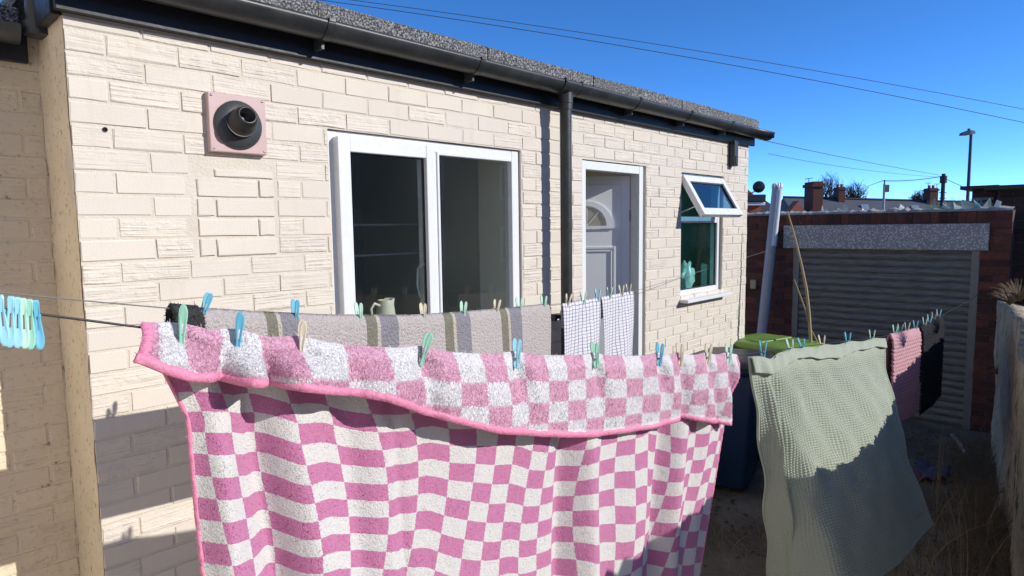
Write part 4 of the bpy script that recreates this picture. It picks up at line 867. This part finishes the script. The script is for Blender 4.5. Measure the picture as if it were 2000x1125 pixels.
# front line: blanket
for u, c, tl, lb in [(352, 'green', .10, 'mint green peg on the left end of the pink blanket'), (461, 'blue', .10, 'blue peg second from the left on the pink blanket'), (584, 'cream', .14, 'cream peg third from the left on the pink blanket'),
                     (822, 'green', .35, 'tilted green peg near the middle of the pink blanket'), (1005, 'sky', .05, 'sky blue peg on the pink blanket below the window right end'), (1160, 'green', -.14, 'green peg pinching the pink blanket below the tea towels'),
                     (1284, 'blue', .08, 'blue peg on the pink blanket right of the door'), (1325, 'cream', .0, 'single cream peg right of the blue peg on the pink blanket'), (1379, 'cream', .1, 'cream peg over the deep pleat near the pink blanket right end'), (1420, 'mint', .0, 'mint peg last on the right end of the pink blanket')]:
    p = fl_(u)+nF*.007+np.array([0, 0, .006]); peg(p, eF, c, lb, tl, spread=5, scale=1.05, grp='pegs on the pink blanket', gap=.0085, low=.014, twist=-.34)
for i, (u, c, tl, lb) in enumerate([(1490, 'blue', .0, 'blue peg over the gathered corner of the green blanket'), (1545, 'mint', -.45, 'pale green leaning peg left of the second blue peg on the green blanket'), (1568, 'blue', -.5, 'leaning blue peg second of its colour on the green blanket'), (1606, 'cream', -.3, 'cream peg near the sapling on the green blanket'), (1656, 'blue', -.1, 'blue peg third of its colour on the green blanket'), (1703, 'mint', -.1, 'pale peg at the right end of the green blanket')]):
    peg(fl_(u)+np.array([0, 0, .006]), eF, c, lb, tl, spread=8, grp='pegs on the green blanket', gap=.009, low=.010)
for u, c, lb in [(1748, 'mint', 'leftmost mint peg on the pink bath mat'), (1758, 'green', 'green peg second from the left on the pink bath mat'), (1771, 'cream', 'cream peg on the pink bath mat'), (1788, 'blue', 'blue peg on the right edge of the pink bath mat')]: peg(fl_(u)+np.array([0, 0, .01]), eF, c, lb, random.uniform(-.1, .1), spread=9, grp='pegs on the pink bath mat', gap=.008, low=.0)
for u, c, lb in [(1806, 'mint', 'pale peg on the left edge of the black bath mat'), (1815, 'sky', 'sky blue peg second on the black bath mat'), (1824, 'cream', 'cream peg on the black bath mat'), (1833, 'sky', 'sky blue peg nearest the shutter on the black bath mat')]: peg(fl_(u)+np.array([0, 0, .01]), eF, c, lb, random.uniform(-.1, .1), spread=9, grp='pegs on the black bath mat', gap=.008, low=.0)
# rear line
for u, c, tl, lb in [(396, 'blue', .38, 'tilted blue peg on the left end of the striped mat'), (576, 'blue', .06, 'blue peg on the striped mat left of the window'), (702, 'mint', -.1, 'mint peg beside the jug on the striped mat'), (827, 'cream', .0, 'cream peg below the window mullion on the striped mat'), (904, 'mint', .12, 'mint peg below the right window pane'), (968, 'cream', .2, 'cream peg right of centre below the right window pane'), (1014, 'mint', .05, 'mint peg below the right window frame'), (1061, 'mint', .1, 'mint peg on the right end of the striped mat')]:
    peg(bl_(u)+np.array([0, 0, .006]), eB, c, lb, tl, spread=7, grp='pegs on the striped mat', gap=.011, low=.012, twist=-.25)
for u, c, tl, lb in [(1108, 'cream', .3, 'cream leaning peg on the left corner of the nearer tea towel'), (1139, 'mint', .1, 'mint peg in the middle of the nearer tea towel'), (1167, 'sky', .05, 'sky blue peg between the two tea towels'), (1190, 'mint', .1, 'mint peg on the farther tea towel'), (1214, 'cream', -.05, 'cream peg on the farther tea towel, left of another cream one'), (1228, 'cream', -.1, 'cream peg on the right corner of the farther tea towel')]:
    peg(bl_(u)+np.array([0, 0, .006]), eB, c, lb, tl, spread=9, grp='pegs on the tea towels', gap=.009, low=.006)
for u, c, tl, lb in [(3, 'sky', .0, 'sky blue spare peg cut by the left picture edge'), (21, 'sky', -.08, 'sky blue spare peg second in the hanging row'), (33, 'sky', -.05, 'sky blue spare peg third in the hanging row'), (45, 'mint', -.06, 'pale mint spare peg in the hanging row'), (58, 'green', -.07, 'green spare peg in the hanging row'), (70, 'blue', -.03, 'blue spare peg at the right end of the hanging row')]:
    p = onV(u, np.interp(u, *zip(*F_UV)), FA, FB); peg(p, eF, c, lb, -tl, flip=True, spread=6, twist=-.05, grp='spare pegs hanging on the bare line')
#==PART3==
# ------------------------------------------------------------------ wheelie bins
def wheelie(loc, rz, body, lidm, label, name, lidname='lid'):
    r = empty(name, loc, rz); tag(r, label, 'bin')
    def ring(w_, d_, z, rad=.05, n=5):
        pts = []
        for cx_, cy_, a0 in ((w_/2-rad, d_/2-rad, 0), (-w_/2+rad, d_/2-rad, 90), (-w_/2+rad, -d_/2+rad, 180), (w_/2-rad, -d_/2+rad, 270)):
            for k in range(n): a = R(a0+90*k/(n-1)); pts.append((cx_+rad*math.cos(a), cy_+rad*math.sin(a), z))
        return pts
    def loft(rings, caps=True):
        mb = MB(); n = len(rings[0]); vs = [p for q in rings for p in q]; mb.add(vs, [(i*n+k, i*n+(k+1) % n, (i+1)*n+(k+1) % n, (i+1)*n+k) for i in range(len(rings)-1) for k in range(n)], 0, True)
        if caps: mb.add(rings[0], [tuple(range(n-1, -1, -1))]); mb.add(rings[-1], [tuple(range(n))])
        return mb
    loft([ring(.44, .50, .04), ring(.45, .52, .07), ring(.56, .66, .94), ring(.56, .66, .96), ring(.60, .70, .962), ring(.60, .70, 1.0)]).build('body', body, r)
    lid = loft([ring(.61, .72, 1.004), ring(.62, .735, 1.02), ring(.60, .71, 1.045), ring(.50, .58, 1.062, .08), ring(.36, .40, 1.066, .1)]).build(lidname, lidm, r)
    mb = MB(); mb.box(-.22, .22, -.06, .06, 1.055, 1.075, 0, .008); mb.build('lid_ridge', lidm, lid)
    mb = MB(); mb.tube([(-.26, .40, .99), (.26, .40, .99)], .016, 10)
    for x in (-.24, .24): mb.box(x-.02, x+.02, .34, .41, .965, 1.0, 0, .004)
    mb.build('handle', body, r)
    for x in (-.25, .25):
        mb = MB(); mb.lathe([(.0, -.03), (.07, -.03), (.10, -.022), (.10, .022), (.07, .03), (.0, .03)], (x, .27, .10), M=Matrix.Rotation(R(90), 3, 'Y')); wl = mb.build('wheel', M['black_bin'], r)
        mb = MB(); mb.lathe([(.0, -.035), (.05, -.034), (.05, .034), (.0, .035)], (x, .27, .10), M=Matrix.Rotation(R(90), 3, 'Y')); mb.build('hub', M['rail'], wl)
    return r
P = onZ(1408, 690, 1.06); wheelie((P[0], P[1], 0), R(12), M['navy_bin'], M['black_bin'], 'dark blue wheelie bin with black lid behind the pink blanket', 'wheelie_bin')
P = onZ(1506, 668, 1.04); g_ = wheelie((P[0], P[1], .0), R(-14), M['green_bin'], M['lime'], 'dark green wheelie bin with lime green lid beside the grey pipe', 'wheelie_bin')
# grey plastic pipe leaning against the yard wall
p1 = onX(1518, 366, XG-.10); p0 = onX(1487, 660, XG-.32); d = (p1-p0)/np.linalg.norm(p1-p0); p0 = p0-d*(p0[2]/d[2])
mb = MB(); mb.tube([p0, (p0+p1)/2, p1], .056, 24); gp_ = mb.build('leaning_pipe', M['greypipe']); tag(gp_, 'long grey plastic pipe leaning against the yard wall', 'pipe')
mb = MB(); ea = np.array([0, -1., 0]); 
for k in range(10):
    a = 2*math.pi*k/10; sd = np.array([math.cos(a), math.sin(a), 0])*.05; mb.tube([p1+sd-d*.01, p1+sd+d*.03, p1+sd*.75+d*.05], [.012, .012, .006], 6)
mb.build('castellated_rim', M['palepipe'], gp_)
q0, q1 = p0+d*np.linalg.norm(p1-p0)*.73, p0+d*np.linalg.norm(p1-p0)*.985
mb = MB(); mb.tube([q0+np.array([-.02, -.035, 0]), q1+np.array([-.02, -.035, 0])], .034, 16); mb.build('pale_sleeve', M['palepipe'], gp_)
# bare sapling
DS = 5.6
mb = MB(); mb.tube([dep(u, v, DS) for u, v in ((1538, 412), (1546, 440), (1556, 478), (1566, 520), (1575, 565), (1580, 610), (1583, 660), (1586, 760), (1586, 915))], [.005, .007, .009, .010, .012, .013, .014, .016, .018], 8); st = mb.build('bare_sapling', M['twig']); tag(st, 'leafless pale sapling standing before the roller shutter', 'sapling')
for pts in (((1551, 545), (1562, 575), (1573, 605), (1582, 640)), ((1566, 520), (1562, 500), (1560, 490)), ((1582, 640), (1590, 655), (1596, 668))):
    mb = MB(); mb.tube([dep(u, v, DS) for u, v in pts], [.004]+[.006]*(len(pts)-2)+[.007], 6); mb.build('twig', M['twig'], st)

# ------------------------------------------------------------------ litter and weeds
P = onZ(1815, 925, .02); mb = MB(); n = 9; vs = []
for i in range(n):
    for j in range(n): vs.append((P[0]+(i-4)*.055+.01*math.sin(j*2), P[1]+(j-4)*.03, .035+.03*math.sin(i*1.1+j*.7)+.02*math.sin(j*2.3)))
mb.add(vs, [(i*n+j, (i+1)*n+j, (i+1)*n+j+1, i*n+j+1) for i in range(n-1) for j in range(n-1)], 0, True)
m = Mat('printed_film', .3, .5); sp_ = m.n('ShaderNodeSeparateXYZ'); m.l(m.co('Generated'), sp_.inputs[0]); m.color(m.ramp(sp_.outputs[0], (.0, (.20, .06, .07)), (.25, (.22, .07, .09)), (.35, (.11, .11, .19)), (1, (.10, .10, .17))))
o = mb.build('plastic_packet', m.m); solidify(o, .004); tag(o, 'crumpled violet and red plastic packet on the dark soil', 'litter')
p0, p1 = onZ(1860, 850, .03), onZ(1886, 886, .03); mb = MB(); mb.tube([p0, (p0+p1)/2+np.array([.0, .0, .012]), p1], [.018, .024, .016], 6); o = mb.build('pale_stick', simple('pale_wood', (.42, .38, .32), .8, .2)); tag(o, 'short pale broken stick lying near the boundary wall', 'stick')
def stems(name, mat, N, place, hgt, rad, label, cat, kind='stuff', bend=.5, loc=None, seg=4):
    mb = MB()
    for i in range(N):
        b = place(); h = hgt*random.uniform(.4, 1.2); a = random.uniform(0, 6.28); bd = bend*random.uniform(.1, 1); pts = []
        for k in range(seg+1):
            f_ = k/seg; pts.append(Vector((b[0]+math.cos(a)*bd*h*f_**1.7, b[1]+math.sin(a)*bd*h*f_**1.7, b[2]+h*f_*(1-.35*bd*f_))))
        mb.tube(pts, [rad*(1-.75*k/seg) for k in range(seg+1)], 3, cap=False)
    o = mb.build(name, mat); tag(o, label, cat, kind=kind); return o
def along_wall():
    d_ = random.uniform(.2, 4.5); p = W0+dW*d_-nW*abs(random.gauss(.02, .22)); return (p[0], p[1], 0)
stems('dead_weeds', M['weed'], 1000, along_wall, .30, .0035, 'tangle of dead brown weeds along the boundary wall foot', 'weeds', bend=1.0)
def yard():
    return (random.uniform(2.8, 6.8), random.uniform(-2.0, .0), 0)
stems('dry_grass', M['straw'], 500, yard, .12, .0022, 'sparse dry grass on the yard soil', 'grass', bend=1.6)
def near_wall():
    d_ = random.uniform(1.5, 3.8); p = W0+dW*d_-nW*random.uniform(.1, .7); return (p[0], p[1], 0)
stems('tall_dry_stems', M['straw'], 40, near_wall, .55, .0035, 'tall thin dry stems in front of the boundary wall', 'weeds', bend=.6)
def bits():
    mb = MB()
    for i in range(700):
        x, y = random.uniform(2.6, 7.0), random.uniform(-2.1, .1); s_ = random.uniform(.006, .022); a = random.uniform(0, 3.1)
        c_, s2 = math.cos(a), math.sin(a); vs = [(x+(p*c_-q*s2)*s_, y+(p*s2+q*c_)*s_, .012+h*s_) for p, q, h in ((-1, -.5, 0), (1, -.6, 0), (.9, .6, .1), (-.8, .5, 0), (0, 0, .8))]; mb.add(vs, [(0, 1, 4), (1, 2, 4), (2, 3, 4), (3, 0, 4)])
    o = mb.build('soil_crumbs', simple('crumbs', (.10, .085, .065), .95, .6, 2)); tag(o, 'scattered soil crumbs and dead leaf bits', 'debris', kind='stuff')
bits()
def tuft(u, v, d_, N, h, rad, label, mat, droop=.8):
    P_ = onV(u, v, W0, W0+dW); mb = MB(); r = empty('wall_weed', tuple(P_)); tag(r, label, 'weed', 'weeds on the boundary wall')
    for i in range(N):
        a = random.uniform(0, 6.28); b = random.uniform(.2, 1); pts = [Vector((math.cos(a)*b*h*f_-.04*random.random()*f_, math.sin(a)*b*h*f_, h*(f_*1.0-droop*b*f_*f_*.8))) for f_ in (0, .35, .7, 1)]
        mb.tube(pts, [rad, rad*.8, rad*.6, rad*.2], 3, cap=False)
    mb.build('stems', mat, r); return r
tuft(1972, 596, 0, 80, .16, .0025, 'dried weed tuft growing on top of the boundary wall', M['weed'], .6)
tuft(1990, 588, 0, 70, .17, .0025, 'second dried tuft on the wall top at the picture edge', M['weed'], .6)
tuft(1953, 735, 0, 90, .13, .003, 'small dead weed rooted in the wall face', M['weed'], 1.2)

# ------------------------------------------------------------------ beyond the yard
slate = Mat('slate_roof', .75, .3); p = slate.pos()
slate.color(slate.mix(slate.noise(slate.map(p, (.6, .6, 3)), 1, 4, .6), (.060, .064, .075), (.105, .11, .125))); M['slate'] = slate.m
fb_ = Mat('far_brick', .9, .2); p = fb_.pos(); fb_.color(fb_.mix(fb_.noise(p, .9, 5, .7), (.075, .032, .028), (.15, .06, .045))); M['farbrick'] = fb_.m
fp = Mat('far_red', .9, .2); fp.color(fp.mix(fp.noise(fp.pos(), 1.2, 4), (.26, .085, .06), (.36, .14, .09))); M['farred'] = fp.m
def basis(u, depth):
    o = dep(u, 443, depth); o[2] = 0; r_ = RT.copy(); f_ = np.array([FW[0], FW[1], 0]); f_ /= np.linalg.norm(f_); return o, r_, f_
def mpp(depth): return depth/CAM_F
def zat(u, v, depth): return float(dep(u, v, depth)[2])
def obj_at(name, u, depth, label, cat, group=None):
    o, r_, f_ = basis(u, depth); e = empty(name, tuple(o), math.atan2(r_[1], r_[0])); tag(e, label, cat, group); return e
# the long slate terrace roof
D1 = 62.0; k = mpp(D1)
t = obj_at('terrace_row', 1720, D1, 'row of terraced houses with long dark slate roof on the skyline', 'building')
xl, xr = (1528-1720)*k, (1912-1720)*k; zr = zat(1700, 388, D1); ze = zat(1700, 424, D1)
mb = MB(); zl, zr2 = zat(1535, 386, D1), zat(1905, 396, D1)
mb.add([(xl, -4, ze-.8), (xr, -4, ze-.8), (xr, 0, zr2), (xl, 0, zl), (xl, 4, ze-.8), (xr, 4, ze-.8)], [(0, 1, 2, 3), (3, 2, 5, 4), (0, 3, 4), (1, 5, 2)]); rf = mb.build('roof', M['slate'], t)
mb = MB(); mb.box(xl+.1, xr-.1, -3.8, 3.8, 0, ze-.85); mb.build('wall', M['farbrick'], t)
mb = MB(); mb.tube([(xl, 0, zl+.05), (xr, 0, zr2+.05)], .12, 6); mb.build('ridge', M['fascia'], rf)
for u, v in ((1675, 405), (1768, 407)):
    mb = MB(); x = (u-1720)*k; z = zat(u, v, D1-2); y = -4+4*(z-(ze-.8))/(zr-(ze-.8)); mb.add([(x-.35, y-.12, z-.3), (x+.35, y-.12, z-.3), (x+.35, y+.30, z+.3), (x-.35, y+.30, z+.3), (x-.35, y+.2, z-.35), (x+.35, y+.2, z-.35), (x+.35, y+.5, z+.2), (x-.35, y+.5, z+.2)], [(0, 1, 2, 3), (0, 4, 5, 1), (1, 5, 6, 2), (2, 6, 7, 3), (3, 7, 4, 0)]); mb.build('skylight', simple('skylight_glass', (.22, .26, .31), .15, .1), rf)
def chimney(par, u, v0, v1, wpx, D_, u0, pots=2):
    k_ = mpp(D_); x = (u-u0)*k_; wd = wpx*k_; z0_, z1_ = zat(u, v1, D_), zat(u, v0, D_); mb = MB(); mb.box(x-wd/2, x+wd/2, -.5, .5, z0_-.5, z1_, 0, .02); mb.box(x-wd/2-.07, x+wd/2+.07, -.57, .57, z1_-.28, z1_-.12, 0, .01); c_ = mb.build('chimney', M['farbrick'], par)
    for i in range(pots): mb = MB(); mb.lathe([(.13, z1_-.002), (.12, z1_+.25), (.14, z1_+.28), (.10, z1_+.28), (.09, z1_)], (x+(i-(pots-1)/2)*.38, 0, 0), n=10); mb.build('chimney_pot', M['farred'], c_)
    return c_
chimney(t, 1637, 366, 388, 13, D1, 1720); chimney(t, 1815, 368, 394, 16, D1, 1720)
for u, v in ((1809, 358), (1826, 360)):
    mb = MB(); x = (u-1720)*k; z = zat(u, v, D1); mb.tube([(x, 0, z-1.0), (x, 0, z)], .03, 5); mb.tube([(x-.3, 0, z), (x+.3, 0, z)], .025, 5); mb.build('aerial', M['wire'], t)
# nearer back addition with the tall stack
D2 = 34.0; t2 = obj_at('rear_addition', 1587, D2, 'low brick rear addition with one tall chimney stack left of the trees', 'building')
k2 = mpp(D2); mb = MB(); zb = zat(1587, 416, D2); mb.box((1555-1587)*k2, (1625-1587)*k2, .2, 3.5, 0, zb); mb.build('wall', M['farbrick'], t2)
chimney(t2, 1587, 356, 418, 20, D2, 1587, 0); mb = MB(); z = zat(1577, 350, D2); mb.tube([((1577-1587)*k2, 0, z-.9), ((1577-1587)*k2, 0, z)], .02, 5); mb.tube([((1577-1587)*k2-.2, 0, z), ((1577-1587)*k2+.2, 0, z+.04)], .018, 5); mb.build('aerial', M['wire'], t2)
mb = MB(); xa, xb = (1530-1587)*k2, (1562-1587)*k2; z0_ = zat(1545, 416, D2); mb.prism([(xa, 0), (xb, 0), (xb, z0_), ((1549-1587)*k2, zat(1549, 393, D2)), (xa, z0_)], -.6, .1); mb.build('gable', M['farred'], t2)
# red brick house with a satellite dish just past the extension
D3 = 22.0; k3 = mpp(D3); t3 = obj_at('red_brick_house', 1485, D3, 'red brick house with satellite dish just past the extension corner', 'building')
mb = MB(); zt3 = zat(1475, 396, D3); mb.box((1380-1485)*k3, (1485-1485)*k3, 0, 4, 0, zt3); mb.build('wall', M['farred'], t3)
mb = MB(); mb.prism([((1380-1485)*k3, zt3), ((1486-1485)*k3, zt3+.02), ((1478-1485)*k3, zat(1478, 380, D3)), ((1440-1485)*k3, zat(1440, 348, D3))], .3, 3.6); mb.build('upper_wall', M['farred'], t3)
mb = MB(); mb.box((1440-1485)*k3, (1487-1485)*k3, -.35, .05, zat(1475, 395, D3), zat(1475, 381, D3), 0, .02); mb.build('porch_roof', M['fascia'], t3)
mb = MB(); mb.box((1440-1485)*k3, (1487-1485)*k3, -.3, .04, zat(1475, 402, D3), zat(1475, 395.5, D3), 0, .02); mb.build('white_soffit', M['upvc'], t3)
mb = MB(); mb.add([((1487-1485)*k3, .5, zat(1487, 379, D3)), ((1520-1485)*k3, .5, zat(1520, 400, D3)), ((1520-1485)*k3, 4, zat(1520, 400, D3)), ((1487-1485)*k3, 4, zat(1487, 379, D3)), ((1487-1485)*k3, .5, zt3-1), ((1520-1485)*k3, .5, zt3-1)], [(0, 1, 2, 3), (0, 4, 5, 1)]); mb.build('lean_roof', M['slate'], t3)
mb = MB(); zc = zat(1473, 367, D3); Md = Matrix.Rotation(R(-80), 3, 'X') @ Matrix.Rotation(R(15), 3, 'Y'); mb.lathe([(.0, .0), (.10, .012), (.19, .05), (.20, .055), (.10, .02), (.0, .006)], ((1474-1485)*k3, -.3, zc), M=Md, n=20); mb.tube([((1474-1485)*k3, -.3, zc), ((1470-1485)*k3, 0, zc-.15), ((1466-1485)*k3, .2, zc-.2)], .02, 6); mb.build('satellite_dish', M['black_bin'], t3)
# street lamp and poles
D4 = 26.0; k4 = mpp(D4); lamp = obj_at('street_lamp', 1887, D4, 'black street lamp with angled head above the yard wall', 'street lamp'); z = zat(1887, 262, D4)
mb = MB(); mb.tube([(0, 0, 0), (0, 0, z*.5), (0, 0, z)], [.085, .065, .055], 10); mb.build('column', M['wire'], lamp)
mb = MB(); hx = -20*k4; mb.add([(.06, -.12, z+.06), (.06, .12, z+.06), (.10, .12, z-.04), (.10, -.12, z-.04), (hx, -.10, z-.10), (hx, .10, z-.10), (hx+.02, .10, z+.0), (hx+.02, -.10, z+.0), (-.12, -.13, z+.10), (-.12, .13, z+.10), (-.12, .14, z-.09), (-.12, -.14, z-.09)], [(0, 1, 9, 8), (8, 9, 6, 7), (6, 5, 4, 7), (3, 11, 10, 2), (11, 4, 5, 10), (0, 8, 11, 3), (8, 7, 4, 11), (1, 2, 10, 9), (9, 10, 5, 6), (0, 3, 2, 1)]); mb.build('lamp_head', M['wire'], lamp)
mb = MB(); mb.tube([(-.1, 0, z+.09), (-.1, 0, z+.17)], .05, 8); mb.build('photocell', M['wire'], lamp)
D5 = 45.0; k5 = mpp(D5); tp_ = obj_at('telegraph_pole', 1838, D5, 'wooden telegraph pole left of the street lamp', 'pole'); z5 = zat(1838, 340, D5)
mb = MB(); mb.tube([(0, 0, 0), (0, 0, z5)], [.17, .12], 8); mb.build('pole', M['bark'], tp_)
mb = MB(); mb.tube([(0, 0, z5-.65), (0, 0, z5-.15)], .22, 8)
for zz in (1.3, 1.7, 2.1): mb.tube([(-.25, 0, z5-zz), (.25, 0, z5-zz)], .03, 5)
mb.build('pole_fittings', M['bark'], tp_)
D6 = 40.0; tp2 = obj_at('slim_pole', 1724, D6, 'slim pale pole in the middle of the slate roofs', 'pole'); z6 = zat(1724, 352, D6)
mb = MB(); mb.tube([(0, 0, 0), (0, 0, z6-.25)], .075, 8); mb.build('pole', simple('galvanised', (.32, .33, .35), .5, .1), tp2)
mb = MB(); mb.tube([(0, 0, z6-.25), (0, 0, z6)], .04, 6); mb.box(.03, .28, -.08, .08, z6-.75, z6-.3, 0, .02); mb.build('pole_head', M['wire'], tp2)
# overhead wires
def wire(pts, r_, label):
    mb = MB(); mb.tube([Vector(q) for q in pts], r_, 6); o = mb.build('overhead_wire', M['wire']); tag(o, label, 'wire', 'overhead wires')
def wcurve(uv, d0, d1, n=24):
    us_ = np.linspace(uv[0][0], uv[-1][0], n); cu = np.polyfit([a for a, _ in uv], [b for _, b in uv], min(2, len(uv)-1)); return [dep(u, np.polyval(cu, u), d0+(d1-d0)*i/(n-1)) for i, u in enumerate(us_)]
wire(wcurve([(560, -18), (1000, 48), (1500, 118), (2060, 226)], 14, 17), .0075, 'upper of the two wires crossing the open sky')
wire(wcurve([(560, -10), (1000, 58), (1500, 137), (2060, 253)], 13, 15), .0075, 'lower of the two wires crossing the open sky')
wire(wcurve([(1440, 262), (1600, 298), (1740, 325), (1835, 342)], 20, 45), .014, 'thin wire running from the roof end to the telegraph pole')
wire(wcurve([(1724, 353), (1780, 352), (1836, 345)], 40, 45), .03, 'short sagging wire between slim pole and telegraph pole')
wire(wcurve([(1690, 366), (1710, 358), (1724, 353)], 55, 40), .018, 'short wire falling left from the slim pole to the roofs')
wire(wcurve([(1840, 346), (1870, 360), (1900, 372)], 45, 40), .018, 'short wire falling right from the telegraph pole')
wire(wcurve([(1500, 300), (1620, 322), (1740, 338), (1835, 346)], 24, 45), .010, 'faint lowest wire above the trees')
# bare trees on the skyline
def tree(u, v0, v1, wpx, D_, label, seed):
    rr = random.Random(seed); kk = mpp(D_); e = obj_at('bare_tree', u, D_, label, 'tree', 'bare trees on the skyline'); zb, zt_ = 0.0, zat(u, v0, D_); zf = zat(u, v1, D_); Rr = wpx*kk/2
    tr, tw = MB(), MB(); cz = (zf+zt_)/2-.2; rz_ = (zt_-zf)/2*1.25
    base = Vector((0, 0, zf-rz_*.7))
    tr.tube([(0, 0, 0), base*.6, base], [.28, .24, .20], 8)
    def grow(p, d_, L, r_, lev):
        n = 4; pts = [p]; q = p.copy(); dd = d_.copy()
        for i in range(n):
            dd = (dd+Vector((rr.gauss(0, .12), rr.gauss(0, .12), rr.gauss(.03, .1)))).normalized(); q = q+dd*L/n
            if ((q.x/Rr)**2+(q.y/Rr)**2+((q.z-cz)/rz_)**2) > 1.05 and lev > 0: break
            pts.append(q.copy())
        if len(pts) < 2: return
        (tr if lev < 2 else tw).tube(pts, [r_*(1-.5*i/(len(pts)-1)) for i in range(len(pts))], 5 if lev < 2 else 3, cap=False)
        if lev < 4 and len(pts) > 1:
            for _ in range(4 if lev < 2 else 3):
                i = rr.randint(1, len(pts)-1); a = rr.uniform(0, 6.28); spread = rr.uniform(.45, .95); ax_ = dd.orthogonal().normalized(); ax_.rotate(Matrix.Rotation(a, 3, dd).to_quaternion()); nd = (dd*math.cos(spread)+ax_*math.sin(spread)).normalized(); grow(pts[i], nd, L*rr.uniform(.55, .8), max(.011, r_*.5), lev+1)
    for _ in range(10):
        a = rr.uniform(0, 6.28); s_ = rr.uniform(.1, .7); grow(base, Vector((math.cos(a)*s_, math.sin(a)*s_, 1)).normalized(), rz_*1.0, .12, 0)
    tr.build('trunk', M['bark'], e); tw.build('crown', M['bark'], e)
tree(1617, 332, 388, 52, 70, 'large rounded leafless tree behind the left chimneys', 3)
tree(1668, 347, 390, 50, 72, 'looser leafless tree right of the large rounded one', 5)
tree(1790, 370, 394, 36, 85, 'small distant leafless tree left of the right chimney', 9)
# the terrace across the lane, behind the photographer (seen mirrored in the panes)
M['dash'] = simple('pebble_dash', (.20, .20, .185), .9, .15, 2)
op = empty('facing_terrace', (2, -13, 0)); tag(op, 'grey terrace across the lane mirrored in the kitchen window', 'building')
mb = MB(); mb.box(-14, 20, -8, 0, 0, 4.6); mb.build('wall', M['dash'], op)
mb = MB(); mb.prism([(0.3, 4.62), (-4.0, 6.6), (-8.3, 4.62)], -14.3, 20.3); rf = mb.build('roof', M['slate'], op); rf.rotation_euler = (0, 0, R(-90)); rf.scale = (-1, 1, 1); rf.rotation_euler = (0, 0, R(90)); rf.scale = (1, -1, 1)
for i in range(9):
    for z in (.9, 3.0): mb = MB(); mb.box(-12+i*3.6, -10.9+i*3.6, .002, .05, z, z+1.2, 0, .02); w_ = mb.build('window', M['upvc'], op); mb = MB(); mb.box(-11.9+i*3.6, -11.0+i*3.6, .051, .06, z+.1, z+1.1); mb.build('pane', M['gasket'], w_)
